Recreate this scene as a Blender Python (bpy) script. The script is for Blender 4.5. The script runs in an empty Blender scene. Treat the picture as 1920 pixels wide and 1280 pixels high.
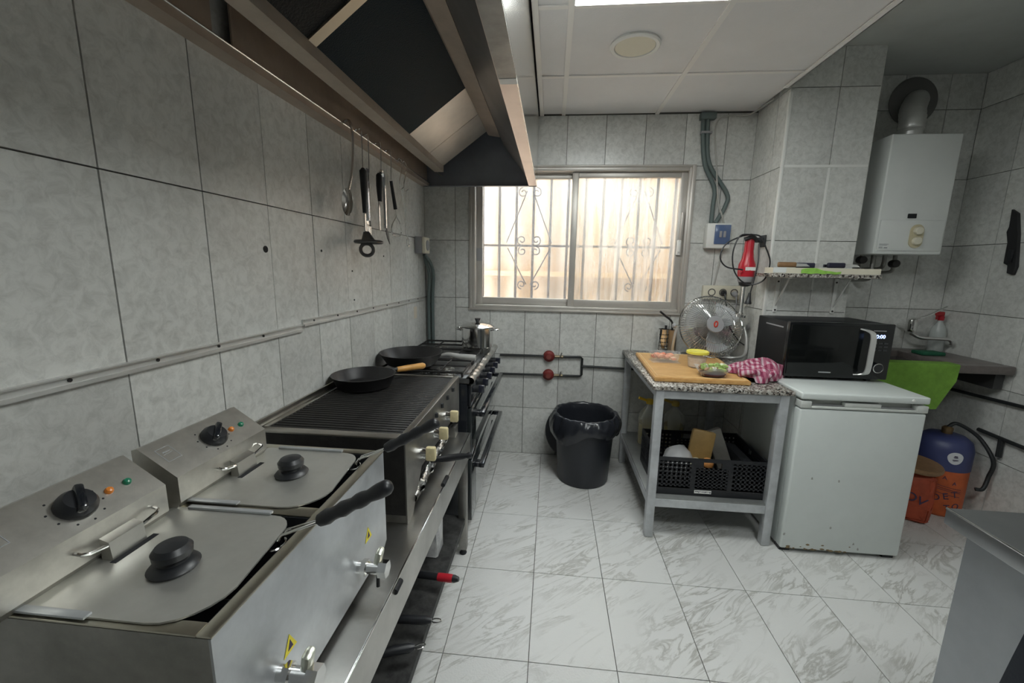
import bpy, bmesh, math, random
from mathutils import Vector, Matrix, Euler
random.seed(7)
PI = math.pi

# ------------------------------------------------------------------ camera
sc = bpy.context.scene
COL = sc.collection
FPX = 776.0                      # focal length in pixels of the 1920 px wide frame
CAMZ = 1.40
RM = Matrix(((0.9952917872531793, 0.03433746256342915, -0.09063772333348265),
             (0.09526784969620278, -0.17444726792418935, 0.980047033324446),
             (0.017840825110783373, -0.9840676243930043, -0.17689718929614243)))  # world <- (right, down, forward)
cam = bpy.data.cameras.new('camera')
cam.sensor_width = 36.0
cam.lens = 36.0 * FPX / 1920.0
cam.clip_start = 0.02
camo = bpy.data.objects.new('camera', cam)
COL.objects.link(camo)
m4 = Matrix((RM.col[0], -RM.col[1], -RM.col[2])).transposed().to_4x4()
camo.matrix_world = Matrix.Translation((0, 0, CAMZ)) @ m4
sc.camera = camo

# ------------------------------------------------------------------ world, light, exposure
w = bpy.data.worlds.new('sky')
sc.world = w
w.use_nodes = True
bg = w.node_tree.nodes['Background']
bg.inputs[0].default_value = (0.80, 0.92, 1.0, 1)
bg.inputs[1].default_value = 7.5
sc.view_settings.view_transform = 'Standard'
sc.view_settings.look = 'None'
sc.view_settings.gamma = 1.0
sc.view_settings.use_curve_mapping = False
sc.view_settings.exposure = 0.45
PANEL_STRENGTH = 13.5             # shared by the visible ceiling panel and the added one

# ------------------------------------------------------------------ pixel -> place helpers
def ray(px, py):
    return RM @ Vector((px - 960.0, py - 640.0, FPX))
def atZ(px, py, z):
    r = ray(px, py); t = (z - CAMZ) / r.z
    return Vector((r.x * t, r.y * t, z))
def atX(px, py, x):
    r = ray(px, py); t = x / r.x
    return Vector((x, r.y * t, CAMZ + r.z * t))
def atY(px, py, y):
    r = ray(px, py); t = y / r.y
    return Vector((r.x * t, y, CAMZ + r.z * t))

# ------------------------------------------------------------------ materials
MATS = {}
def nodes_of(name):
    m = bpy.data.materials.new(name); m.use_nodes = True
    nt = m.node_tree
    return m, nt, nt.nodes['Principled BSDF']
def mat(name, col, rough=0.5, metal=0.0, var=0.0, vscale=8.0, bump=0.0, bscale=60.0, rvar=0.0, col2=None,
        trans=0.0, alpha=1.0, stretch=None, coat=0.0, spec=0.5, emit=0.0):
    if name in MATS: return MATS[name]
    m, nt, b = nodes_of(name)
    N, L = nt.nodes, nt.links
    b.inputs['Base Color'].default_value = (*col, 1)
    b.inputs['Roughness'].default_value = rough
    b.inputs['Metallic'].default_value = metal
    b.inputs['Specular IOR Level'].default_value = spec
    if trans: b.inputs['Transmission Weight'].default_value = trans
    if alpha < 1: b.inputs['Alpha'].default_value = alpha
    if coat: b.inputs['Coat Weight'].default_value = coat
    if emit:
        b.inputs['Emission Color'].default_value = (*col, 1); b.inputs['Emission Strength'].default_value = emit
    tc = N.new('ShaderNodeTexCoord')
    src = tc.outputs['Object']
    if stretch:
        mp = N.new('ShaderNodeMapping'); mp.inputs['Scale'].default_value = stretch
        L.new(src, mp.inputs[0]); src = mp.outputs[0]
    if var or col2:
        nz = N.new('ShaderNodeTexNoise'); nz.inputs['Scale'].default_value = vscale
        nz.inputs['Detail'].default_value = 6; nz.inputs['Roughness'].default_value = 0.65
        L.new(src, nz.inputs['Vector'])
        rp = N.new('ShaderNodeValToRGB')
        c2 = col2 if col2 else tuple(max(0, c * (1 - var)) for c in col)
        rp.color_ramp.elements[0].position = 0.35; rp.color_ramp.elements[1].position = 0.65
        rp.color_ramp.elements[0].color = (*c2, 1); rp.color_ramp.elements[1].color = (*col, 1)
        L.new(nz.outputs['Fac'], rp.inputs[0]); L.new(rp.outputs[0], b.inputs['Base Color'])
        if rvar:
            mr = N.new('ShaderNodeMapRange')
            mr.inputs['To Min'].default_value = rough + rvar; mr.inputs['To Max'].default_value = max(0.02, rough - rvar)
            L.new(nz.outputs['Fac'], mr.inputs[0]); L.new(mr.outputs[0], b.inputs['Roughness'])
    if bump:
        n2 = N.new('ShaderNodeTexNoise'); n2.inputs['Scale'].default_value = bscale; n2.inputs['Detail'].default_value = 4
        L.new(src, n2.inputs['Vector'])
        bp = N.new('ShaderNodeBump'); bp.inputs['Strength'].default_value = bump; bp.inputs['Distance'].default_value = 0.004
        L.new(n2.outputs['Fac'], bp.inputs['Height']); L.new(bp.outputs[0], b.inputs['Normal'])
    MATS[name] = m
    return m

def wall_tile_mat(name, base, dark, rough=0.27):
    m, nt, b = nodes_of(name); N, L = nt.nodes, nt.links
    tc = N.new('ShaderNodeTexCoord'); oi = N.new('ShaderNodeObjectInfo')
    ad = N.new('ShaderNodeVectorMath'); ad.operation = 'ADD'
    sc_ = N.new('ShaderNodeVectorMath'); sc_.operation = 'SCALE'; sc_.inputs[3].default_value = 9.0
    cb = N.new('ShaderNodeCombineXYZ')
    for i in range(3): L.new(oi.outputs['Random'], cb.inputs[i])
    L.new(cb.outputs[0], sc_.inputs[0]); L.new(tc.outputs['Object'], ad.inputs[0]); L.new(sc_.outputs[0], ad.inputs[1])
    n1 = N.new('ShaderNodeTexNoise'); n1.inputs['Scale'].default_value = 34; n1.inputs['Detail'].default_value = 9; n1.inputs['Roughness'].default_value = .72
    n1.inputs['Distortion'].default_value = 0.6
    L.new(ad.outputs[0], n1.inputs['Vector'])
    rp = N.new('ShaderNodeValToRGB'); e = rp.color_ramp.elements
    e[0].position = .32; e[0].color = (*dark, 1); e[1].position = .58; e[1].color = (*base, 1)
    L.new(n1.outputs['Fac'], rp.inputs[0])
    n3 = N.new('ShaderNodeTexNoise'); n3.inputs['Scale'].default_value = 3.0; n3.inputs['Detail'].default_value = 2
    L.new(ad.outputs[0], n3.inputs['Vector'])
    mx = N.new('ShaderNodeMix'); mx.data_type = 'RGBA'; mx.blend_type = 'MULTIPLY'; mx.inputs[0].default_value = .35
    L.new(rp.outputs[0], mx.inputs[6]); L.new(n3.outputs['Fac'], mx.inputs[7])
    hs = N.new('ShaderNodeHueSaturation'); hs.inputs['Saturation'].default_value = .75
    mr = N.new('ShaderNodeMapRange'); mr.inputs['To Min'].default_value = .97; mr.inputs['To Max'].default_value = 1.09
    L.new(oi.outputs['Random'], mr.inputs[0]); L.new(mr.outputs[0], hs.inputs['Value'])
    L.new(mx.outputs[2], hs.inputs['Color']); L.new(hs.outputs[0], b.inputs['Base Color'])
    b.inputs['Roughness'].default_value = rough
    bp = N.new('ShaderNodeBump'); bp.inputs['Strength'].default_value = .05; bp.inputs['Distance'].default_value = .003
    L.new(n1.outputs['Fac'], bp.inputs['Height']); L.new(bp.outputs[0], b.inputs['Normal'])
    return m

def floor_tile_mat():
    m, nt, b = nodes_of('floor_marble'); N, L = nt.nodes, nt.links
    tc = N.new('ShaderNodeTexCoord'); oi = N.new('ShaderNodeObjectInfo')
    cb = N.new('ShaderNodeCombineXYZ')
    mu = N.new('ShaderNodeMath'); mu.operation = 'MULTIPLY'; mu.inputs[1].default_value = 11.0
    L.new(oi.outputs['Random'], mu.inputs[0])
    for i in range(3): L.new(mu.outputs[0], cb.inputs[i])
    ad = N.new('ShaderNodeVectorMath'); ad.operation = 'ADD'
    L.new(tc.outputs['Object'], ad.inputs[0]); L.new(cb.outputs[0], ad.inputs[1])
    mp0 = N.new('ShaderNodeMapping'); mp0.inputs['Rotation'].default_value = (0, 0, math.radians(-38))
    L.new(ad.outputs[0], mp0.inputs[0])
    mp = N.new('ShaderNodeMapping'); mp.inputs['Scale'].default_value = (3.2, 15, 5)
    L.new(mp0.outputs[0], mp.inputs[0])
    n1 = N.new('ShaderNodeTexNoise'); n1.inputs['Scale'].default_value = 1.0; n1.inputs['Detail'].default_value = 8
    n1.inputs['Roughness'].default_value = .62; n1.inputs['Distortion'].default_value = .9
    L.new(mp.outputs[0], n1.inputs['Vector'])
    ab = N.new('ShaderNodeMath'); ab.operation = 'SUBTRACT'; ab.inputs[1].default_value = .5
    L.new(n1.outputs['Fac'], ab.inputs[0])
    a2 = N.new('ShaderNodeMath'); a2.operation = 'ABSOLUTE'; L.new(ab.outputs[0], a2.inputs[0])
    rp = N.new('ShaderNodeValToRGB'); e = rp.color_ramp.elements
    e[0].position = 0.0; e[0].color = (.42, .415, .385, 1); e[1].position = .05; e[1].color = (.70, .70, .685, 1)
    L.new(a2.outputs[0], rp.inputs[0])
    n2 = N.new('ShaderNodeTexNoise'); n2.inputs['Scale'].default_value = 4.0; n2.inputs['Detail'].default_value = 5
    L.new(ad.outputs[0], n2.inputs['Vector'])
    rp2 = N.new('ShaderNodeValToRGB'); rp2.color_ramp.elements[0].position = .38; rp2.color_ramp.elements[1].position = .62
    L.new(n2.outputs['Fac'], rp2.inputs[0])
    mx = N.new('ShaderNodeMix'); mx.data_type = 'RGBA'; mx.inputs[6].default_value = (.68, .68, .665, 1)
    L.new(rp2.outputs[0], mx.inputs[0]); L.new(rp.outputs[0], mx.inputs[7])
    L.new(mx.outputs[2], b.inputs['Base Color'])
    b.inputs['Roughness'].default_value = .30
    n4 = N.new('ShaderNodeTexNoise'); n4.inputs['Scale'].default_value = 140; n4.inputs['Detail'].default_value = 3
    L.new(ad.outputs[0], n4.inputs['Vector'])
    bp = N.new('ShaderNodeBump'); bp.inputs['Strength'].default_value = .35; bp.inputs['Distance'].default_value = .003
    L.new(n4.outputs['Fac'], bp.inputs['Height']); L.new(bp.outputs[0], b.inputs['Normal'])
    return m

def granite_mat():
    m, nt, b = nodes_of('speckled_granite'); N, L = nt.nodes, nt.links
    tc = N.new('ShaderNodeTexCoord')
    v = N.new('ShaderNodeTexVoronoi'); v.inputs['Scale'].default_value = 130
    L.new(tc.outputs['Object'], v.inputs['Vector'])
    rp = N.new('ShaderNodeValToRGB'); rp.color_ramp.interpolation = 'CONSTANT'
    e = rp.color_ramp.elements
    e[0].position = 0; e[0].color = (.03, .027, .025, 1); e[1].position = .28; e[1].color = (.26, .235, .205, 1)
    for p, c in ((.50, (.48, .46, .42, 1)), (.70, (.16, .135, .115, 1)), (.84, (.38, .35, .31, 1))):
        x = e.new(p); x.color = c
    L.new(v.outputs['Color'], rp.inputs[0]); L.new(rp.outputs[0], b.inputs['Base Color'])
    b.inputs['Roughness'].default_value = .22
    return m

def gingham_mat():
    m, nt, b = nodes_of('red_check_cloth'); N, L = nt.nodes, nt.links
    tc = N.new('ShaderNodeTexCoord'); mp = N.new('ShaderNodeMapping')
    mp.inputs['Rotation'].default_value = (.3, .2, .5); L.new(tc.outputs['Object'], mp.inputs[0])
    outs = []
    for ax in ('X', 'Y'):
        wv = N.new('ShaderNodeTexWave'); wv.bands_direction = ax; wv.inputs['Scale'].default_value = 14; wv.inputs['Distortion'].default_value = 2.5
        wv.inputs['Detail'].default_value = 1
        L.new(mp.outputs[0], wv.inputs['Vector'])
        g = N.new('ShaderNodeMath'); g.operation = 'GREATER_THAN'; g.inputs[1].default_value = .5
        L.new(wv.outputs['Fac'], g.inputs[0]); outs.append(g)
    a = N.new('ShaderNodeMath'); a.operation = 'ADD'; L.new(outs[0].outputs[0], a.inputs[0]); L.new(outs[1].outputs[0], a.inputs[1])
    h = N.new('ShaderNodeMath'); h.operation = 'MULTIPLY'; h.inputs[1].default_value = .5; L.new(a.outputs[0], h.inputs[0])
    rp = N.new('ShaderNodeValToRGB'); e = rp.color_ramp.elements
    e[0].color = (.58, .44, .48, 1); e[1].color = (.24, .03, .08, 1)
    x = e.new(.5); x.color = (.42, .13, .20, 1)
    L.new(h.outputs[0], rp.inputs[0]); L.new(rp.outputs[0], b.inputs['Base Color'])
    b.inputs['Roughness'].default_value = .9
    return m

def pane_mat(name, haze, tint, streak):
    m = bpy.data.materials.new(name); m.use_nodes = True; nt = m.node_tree; N, L = nt.nodes, nt.links
    N.remove(N['Principled BSDF']); out = N['Material Output']
    tr = N.new('ShaderNodeBsdfTransparent'); tr.inputs[0].default_value = (*tint, 1)
    tl = N.new('ShaderNodeBsdfTranslucent'); tl.inputs[0].default_value = (.95, .9, .84, 1)
    gl = N.new('ShaderNodeBsdfGlossy'); gl.inputs['Roughness'].default_value = .25; gl.inputs[0].default_value = (1, 1, 1, 1)
    tc = N.new('ShaderNodeTexCoord'); mp = N.new('ShaderNodeMapping'); mp.inputs['Scale'].default_value = (26, 26, 2.2)
    L.new(tc.outputs['Object'], mp.inputs[0])
    nz = N.new('ShaderNodeTexNoise'); nz.inputs['Scale'].default_value = 1; nz.inputs['Detail'].default_value = 5
    L.new(mp.outputs[0], nz.inputs['Vector'])
    mr = N.new('ShaderNodeMapRange'); mr.inputs['From Min'].default_value = .35; mr.inputs['From Max'].default_value = .7
    mr.inputs['To Min'].default_value = haze - streak; mr.inputs['To Max'].default_value = haze + streak
    L.new(nz.outputs['Fac'], mr.inputs[0])
    mx = N.new('ShaderNodeMixShader'); L.new(mr.outputs[0], mx.inputs[0]); L.new(tr.outputs[0], mx.inputs[1]); L.new(tl.outputs[0], mx.inputs[2])
    m2 = N.new('ShaderNodeMixShader'); m2.inputs[0].default_value = .05
    L.new(mx.outputs[0], m2.inputs[1]); L.new(gl.outputs[0], m2.inputs[2]); L.new(m2.outputs[0], out.inputs[0])
    return m

M_TILE = wall_tile_mat('wall_tile', (.80, .805, .76), (.60, .605, .565))
M_GROUT = mat('grout', (.16, .155, .14), .9)
M_FLOOR = floor_tile_mat()
M_FGROUT = mat('floor_grout', (.14, .13, .12), .9)
M_PAINT = mat('grey_paint', (.50, .52, .50), .8, var=.12, vscale=3)
M_CEILT = mat('ceiling_board', (.80, .79, .79), .75, var=.04, vscale=5, bump=.15, bscale=120)
M_TBAR = mat('ceiling_bar', (.85, .83, .80), .45)
M_STEEL = mat('brushed_steel', (.56, .55, .52), .34, 1.0, var=.22, vscale=5, rvar=.1, bump=.04, bscale=40)
M_STEELD = mat('worn_steel', (.42, .41, .385), .42, 1.0, var=.3, vscale=7, rvar=.1)
M_STEELB = mat('film_covered_steel', (.56, .58, .60), .38, .55, var=.22, vscale=6, rvar=.12)
M_HOOD = mat('hood_steel', (.56, .47, .39), .38, .65, var=.25, vscale=4, rvar=.08)
M_HOODF = mat('hood_front_steel', (.64, .63, .60), .16, 1.0, var=.08, vscale=3)
M_CHROME = mat('chrome', (.78, .78, .77), .12, 1.0)
M_IRON = mat('cast_iron', (.035, .033, .032), .55, .3, var=.4, vscale=20, bump=.2, bscale=90)
M_BLACK = mat('black_plastic', (.018, .019, .022), .38)
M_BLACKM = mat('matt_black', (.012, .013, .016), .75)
M_BLACKG = mat('black_enamel', (.014, .016, .02), .16, coat=.4)
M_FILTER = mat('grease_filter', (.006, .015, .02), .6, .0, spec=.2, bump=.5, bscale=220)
M_ALU = mat('aluminium', (.72, .72, .70), .36, .6, var=.12, vscale=9)
M_FRAME = mat('window_aluminium', (.56, .53, .49), .38, .35, var=.12, vscale=6)
M_TUBE = mat('galvanised_tube', (.62, .64, .66), .42, .45, var=.25, vscale=10)
M_WHITE = mat('white_enamel', (.74, .76, .74), .32, var=.05, vscale=5)
M_WHITEP = mat('white_plastic', (.78, .78, .75), .4)
M_CREAM = mat('cream_plastic', (.72, .68, .55), .42)
M_KNOB = mat('yellowed_plastic', (.74, .64, .38), .4, var=.2, vscale=40)
M_GRANITE = granite_mat()
M_WOOD = mat('board_wood', (.66, .40, .155), .45, col2=(.50, .27, .09), vscale=6, stretch=(3, 22, 3))
M_WOODH = mat('orange_wood', (.70, .36, .10), .4, var=.2, vscale=20)
M_WOODD = mat('brown_wood', (.30, .17, .08), .5, var=.35, vscale=14, stretch=(2, 10, 10))
M_RED = mat('red_plastic', (.50, .02, .035), .3)
M_REDM = mat('red_valve', (.20, .025, .022), .55)
M_GREEN = mat('green_microfibre', (.17, .34, .045), .95, var=.2, vscale=25, bump=.5, bscale=220)
M_LIME = mat('lime_cloth', (.36, .70, .12), .9, var=.2, vscale=25)
M_YELLOW = mat('yellow_plastic', (.80, .72, .10), .4)
M_YELC = mat('yellow_cap', (.80, .52, .03), .4)
M_FOIL = mat('crumpled_foil', (.82, .82, .82), .2, 1.0, bump=1.0, bscale=55)
M_CLEAR = mat('clear_plastic', (.93, .95, .95), .08, alpha=.13)
M_CLEAR2 = mat('bottle_plastic', (.75, .78, .74), .1, alpha=.32)
M_OIL = mat('cooking_oil', (.60, .46, .10), .15, alpha=.55)
M_BAG = mat('bin_liner', (.022, .024, .03), .24, bump=1.0, bscale=16)
M_ORANGE = mat('orange_paint', (.62, .13, .035), .5, var=.25, vscale=14)
M_SACK = mat('orange_sack', (.50, .085, .035), .6, var=.35, vscale=12, bump=.4, bscale=30)
M_BLUE = mat('navy_cap', (.045, .055, .15), .45)
M_NAVY = mat('dark_navy_cloth', (.010, .014, .022), .85, bump=.3, bscale=80)
M_KRAFT = mat('kraft_paper', (.46, .29, .10), .5, var=.25, vscale=12, bump=.3, bscale=20)
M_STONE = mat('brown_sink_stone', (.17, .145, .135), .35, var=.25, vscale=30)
M_FRIDGE = mat('fridge_white', (.66, .70, .68), .38, var=.05, vscale=6)
M_RUST = mat('rust_stain', (.25, .18, .09), .7, var=.4, vscale=60)
M_CONDUIT = mat('grey_conduit', (.12, .155, .15), .5)
M_PIPE = mat('black_iron_pipe', (.022, .024, .025), .5, .2)
M_GREYP = mat('grey_plastic', (.34, .34, .35), .45)
M_CABLE = mat('grey_cable', (.45, .44, .41), .5)
M_BLUEW = mat('smoked_blue_cover', (.10, .15, .28), .2)
M_FENCE = mat('beige_sheet', (.52, .33, .18), .6, col2=(.55, .43, .33), vscale=2.0, stretch=(3.0, 1, .6))
M_GRILLE = mat('painted_iron', (.09, .10, .14), .6)
M_INK = mat('dark_print', (.06, .04, .09), .6)
M_TXT = mat('grey_print', (.35, .36, .37), .5)
M_LED = mat('led_digits', (.35, .5, 1.0), .5, emit=3.0)
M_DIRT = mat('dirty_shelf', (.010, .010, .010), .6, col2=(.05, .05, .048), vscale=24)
M_LEAF = mat('lettuce', (.38, .52, .16), .6, var=.4, vscale=40)
M_PALE = mat('pale_vegetable', (.75, .78, .62), .5, var=.2, vscale=30)
M_TOM = mat('tomato_pieces', (.80, .15, .06), .4, col2=(.80, .50, .34), vscale=22)
M_MUSH = mat('brown_food', (.42, .26, .15), .6, var=.3, vscale=30)
M_STICK = mat('warning_yellow', (.85, .72, .05), .5)
M_GREENL = mat('green_lamp', (.02, .22, .12), .25)
M_ORANGEL = mat('amber_lamp', (.75, .24, .04), .25)
M_BLADE = mat('fan_blade', (.60, .62, .63), .35, alpha=.75)
M_CHECK = gingham_mat()
M_PANEL = mat('light_panel', (.95, 1.0, .985), .5, emit=PANEL_STRENGTH)
M_NEWS = mat('printed_paper', (.80, .80, .78), .7, col2=(.45, .45, .46), vscale=18)

# ------------------------------------------------------------------ builder
class B:
    def __init__(s): s.bm = bmesh.new()
    def box(s, a, b, bev=0.0, seg=2):
        a, b = Vector(a), Vector(b)
        lo = Vector((min(a.x, b.x), min(a.y, b.y), min(a.z, b.z))); hi = Vector((max(a.x, b.x), max(a.y, b.y), max(a.z, b.z)))
        r = bmesh.ops.create_cube(s.bm, size=1.0)
        vs = r['verts']
        for v in vs:
            v.co = Vector((lo[i] + (v.co[i] + .5) * (hi[i] - lo[i]) for i in range(3)))
        if bev:
            es = list({e for v in vs for e in v.link_edges})
            bmesh.ops.bevel(s.bm, geom=es, offset=bev, segments=seg, affect='EDGES', profile=.5)
        return s
    def obox(s, c, size, rot, bev=0.0):
        n0 = len(s.bm.verts)
        old = set(s.bm.verts)
        h = Vector(size) / 2
        s.box(-h, h, bev)
        mtx = Matrix.Translation(Vector(c)) @ (rot if isinstance(rot, Matrix) else Euler(rot).to_matrix().to_4x4())
        for v in s.bm.verts:
            if v not in old: v.co = mtx @ v.co
        return s
    def cyl(s, p0, p1, r0, r1=None, seg=16, caps=True):
        if r1 is None: r1 = r0
        p0, p1 = Vector(p0), Vector(p1)
        d = (p1 - p0).normalized()
        u = d.orthogonal().normalized(); v = d.cross(u)
        A, Bv = [], []
        for i in range(seg):
            a = 2 * PI * i / seg; o = u * math.cos(a) + v * math.sin(a)
            A.append(s.bm.verts.new(p0 + o * r0)); Bv.append(s.bm.verts.new(p1 + o * r1))
        for i in range(seg):
            j = (i + 1) % seg; s.bm.faces.new((A[i], A[j], Bv[j], Bv[i]))
        if caps:
            s.bm.faces.new(A[::-1]); s.bm.faces.new(Bv)
        return s
    def tube(s, pts, r, seg=8, closed=False, radii=None, caps=True):
        pts = [Vector(p) for p in pts]; n = len(pts); rings = []
        up = None
        for i, p in enumerate(pts):
            if closed: t = (pts[(i + 1) % n] - pts[i - 1])
            else: t = pts[min(i + 1, n - 1)] - pts[max(i - 1, 0)]
            t.normalize()
            if up is None: up = t.orthogonal().normalized()
            up = up - t * up.dot(t)
            if up.length < 1e-5: up = t.orthogonal()
            up.normalize(); w_ = t.cross(up)
            rr = radii[i] if radii else r
            rings.append([s.bm.verts.new(p + (up * math.cos(2 * PI * k / seg) + w_ * math.sin(2 * PI * k / seg)) * rr) for k in range(seg)])
        for i in range(n if closed else n - 1):
            a, b = rings[i], rings[(i + 1) % n]
            for k in range(seg):
                l = (k + 1) % seg; s.bm.faces.new((a[k], a[l], b[l], b[k]))
        if not closed and caps:
            s.bm.faces.new(rings[0][::-1]); s.bm.faces.new(rings[-1])
        return s
    def lathe(s, prof, c, seg=28, axis=(0, 0, 1), cap0=True, cap1=True, squash=None):
        c = Vector(c); ax = Vector(axis).normalized(); u = ax.orthogonal().normalized()
        if abs(ax.z) > .99: u = Vector((1, 0, 0))
        v = ax.cross(u); rings = []
        for r, h in prof:
            rings.append([s.bm.verts.new(c + ax * h + (u * math.cos(2 * PI * k / seg) + v * math.sin(2 * PI * k / seg)) * max(r, 1e-5)) for k in range(seg)])
        for i in range(len(rings) - 1):
            for k in range(seg):
                l = (k + 1) % seg; s.bm.faces.new((rings[i][k], rings[i][l], rings[i + 1][l], rings[i + 1][k]))
        if cap0: s.bm.faces.new(rings[0][::-1])
        if cap1: s.bm.faces.new(rings[-1])
        return s
    def prism(s, poly, off):
        off = Vector(off)
        a = [s.bm.verts.new(Vector(p)) for p in poly]; b = [s.bm.verts.new(Vector(p) + off) for p in poly]
        n = len(a)
        s.bm.faces.new(a[::-1]); s.bm.faces.new(b)
        for i in range(n):
            j = (i + 1) % n; s.bm.faces.new((a[i], a[j], b[j], b[i]))
        return s
    def grid(s, f, nu, nv):
        V = [[s.bm.verts.new(Vector(f(i / nu, j / nv))) for j in range(nv + 1)] for i in range(nu + 1)]
        for i in range(nu):
            for j in range(nv):
                s.bm.faces.new((V[i][j], V[i + 1][j], V[i + 1][j + 1], V[i][j + 1]))
        return s
    def sheet(s, f, nu, nv, th):
        n0 = set(s.bm.faces)
        s.grid(f, nu, nv)
        fs = [x for x in s.bm.faces if x not in n0]
        bmesh.ops.recalc_face_normals(s.bm, faces=fs)
        bmesh.ops.solidify(s.bm, geom=fs, thickness=th)
        return s
    def blob(s, c, r, sub=2, jit=0.0, sq=(1, 1, 1), seed=0):
        rnd = random.Random(seed)
        old = set(s.bm.verts)
        bmesh.ops.create_icosphere(s.bm, subdivisions=sub, radius=1.0)
        for v in s.bm.verts:
            if v not in old:
                k = 1 + jit * (rnd.random() - .5) * 2
                v.co = Vector(c) + Vector((v.co.x * sq[0], v.co.y * sq[1], v.co.z * sq[2])) * r * k
        return s
    def xf(s, mtx):
        bmesh.ops.transform(s.bm, matrix=mtx, verts=s.bm.verts); return s
    def obj(s, name, m, parent=None, smooth=True, ang=38):
        bmesh.ops.recalc_face_normals(s.bm, faces=s.bm.faces)
        me = bpy.data.meshes.new(name); s.bm.to_mesh(me); s.bm.free()
        if smooth:
            for p in me.polygons: p.use_smooth = True
            me.set_sharp_from_angle(angle=math.radians(ang))
        me.materials.append(m)
        o = bpy.data.objects.new(name, me); COL.objects.link(o)
        if parent is not None: attach(o, parent)
        return o

def world_loc(o):
    v = Vector(o.location)
    return v
def attach(o, parent):
    o.parent = parent
    # part meshes are written in world metres; undo the position of the root thing
    root = parent
    while root.parent is not None: root = root.parent
    if parent is root: o.matrix_parent_inverse = Matrix.Translation(-Vector(root.location))
def tag(o, label, cat, group=None):
    o['label'] = label; o['category'] = cat
    if group: o['group'] = group
    return o
def thing(name, label, cat, loc=(0, 0, 0), group=None):
    o = bpy.data.objects.new(name, None); COL.objects.link(o); o.location = loc
    o.empty_display_size = .05
    return tag(o, label, cat, group)
def struct(o, label=None):
    o['kind'] = 'structure'
    if label: o['label'] = label
    return o
def arc(c, r, a0, a1, n, u=(1, 0, 0), v=(0, 0, 1)):
    c, u, v = Vector(c), Vector(u), Vector(v)
    return [c + u * r * math.cos(a0 + (a1 - a0) * i / n) + v * r * math.sin(a0 + (a1 - a0) * i / n) for i in range(n + 1)]
def spline(pts, n=8):
    pts = [Vector(p) for p in pts]; out = []
    P = [pts[0] * 2 - pts[1]] + pts + [pts[-1] * 2 - pts[-2]]
    for i in range(1, len(P) - 2):
        for k in range(n):
            t = k / n; a, b, c, d = P[i - 1], P[i], P[i + 1], P[i + 2]
            out.append(.5 * ((2 * b) + (c - a) * t + (2 * a - 5 * b + 4 * c - d) * t * t + (3 * b - a - 3 * c + d) * t ** 3))
    out.append(pts[-1]); return out
def text(body, size, loc, rot, m, parent=None, name='lettering', depth=.0006):
    cu = bpy.data.curves.new(name, 'FONT'); cu.body = body; cu.size = size; cu.extrude = depth
    cu.align_x = 'CENTER'; cu.align_y = 'CENTER'
    t = bpy.data.objects.new(name, cu); COL.objects.link(t)
    bpy.context.view_layer.update()
    me = bpy.data.meshes.new_from_object(t.evaluated_get(bpy.context.evaluated_depsgraph_get()))
    bpy.data.objects.remove(t); bpy.data.curves.remove(cu)
    mt = Matrix.Translation(Vector(loc)) @ (rot if isinstance(rot, Matrix) else Euler(rot).to_matrix().to_4x4())
    me.transform(mt); me.materials.append(m)
    o = bpy.data.objects.new(name, me); COL.objects.link(o)
    if parent is not None: attach(o, parent)
    return o

# ------------------------------------------------------------------ the room
XL, XR, YB, YF = -0.915, 2.55, 2.97, -1.3
ZC, ZU = 2.39, 2.59
PX0, PX1, PYF = 1.265, 1.722, 2.60        # pillar
T = 0.008

def rect_minus(r, h):
    x0, x1, y0, y1 = r; a0, a1, b0, b1 = h
    if x1 <= a0 or x0 >= a1 or y1 <= b0 or y0 >= b1: return [r]
    out = []
    if y0 < b0: out.append((x0, x1, y0, b0))
    if y1 > b1: out.append((x0, x1, b1, y1))
    yy0, yy1 = max(y0, b0), min(y1, b1)
    if x0 < a0: out.append((x0, a0, yy0, yy1))
    if x1 > a1: out.append((a1, x1, yy0, yy1))
    return out
_tm = {}
def tile_obj(name, size, loc, m, parent):
    key = (name, m.name, tuple(round(v, 4) for v in size))
    if key not in _tm:
        b = B(); h = Vector(size) / 2; b.box(-h, h)
        me = bpy.data.meshes.new(name); b.bm.to_mesh(me); b.bm.free(); me.materials.append(m); _tm[key] = me
    o = bpy.data.objects.new(name, _tm[key]); COL.objects.link(o); o.location = loc; o.parent = parent
    return o
def cuts(lo, hi, org, step):
    k = math.floor((lo - org) / step) + 1; xs = [lo]
    while org + k * step < hi - .004:
        if org + k * step > lo + .004: xs.append(org + k * step)
        k += 1
    xs.append(hi); return xs
def tile_wall(parent, axis, plane, sgn, us, zs, holes=(), gap=.0036, m=None):
    for i in range(len(us) - 1):
        for j in range(len(zs) - 1):
            rs = [(us[i], us[i + 1], zs[j], zs[j + 1])]
            for h in holes: rs = [q for r in rs for q in rect_minus(r, h)]
            for (a, b_, c, d) in rs:
                if b_ - a < .012 or d - c < .012: continue
                sz = (b_ - a - gap, d - c - gap); ctr = ((a + b_) / 2, (c + d) / 2); pr = plane + sgn * (T / 2 + random.uniform(0, .0012))
                if axis == 'x': tile_obj('wall_tile', (T, sz[0], sz[1]), (pr, ctr[0], ctr[1]), m or M_TILE, parent)
                else: tile_obj('wall_tile', (sz[0], T, sz[1]), (ctr[0], pr, ctr[1]), m or M_TILE, parent)

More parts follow.
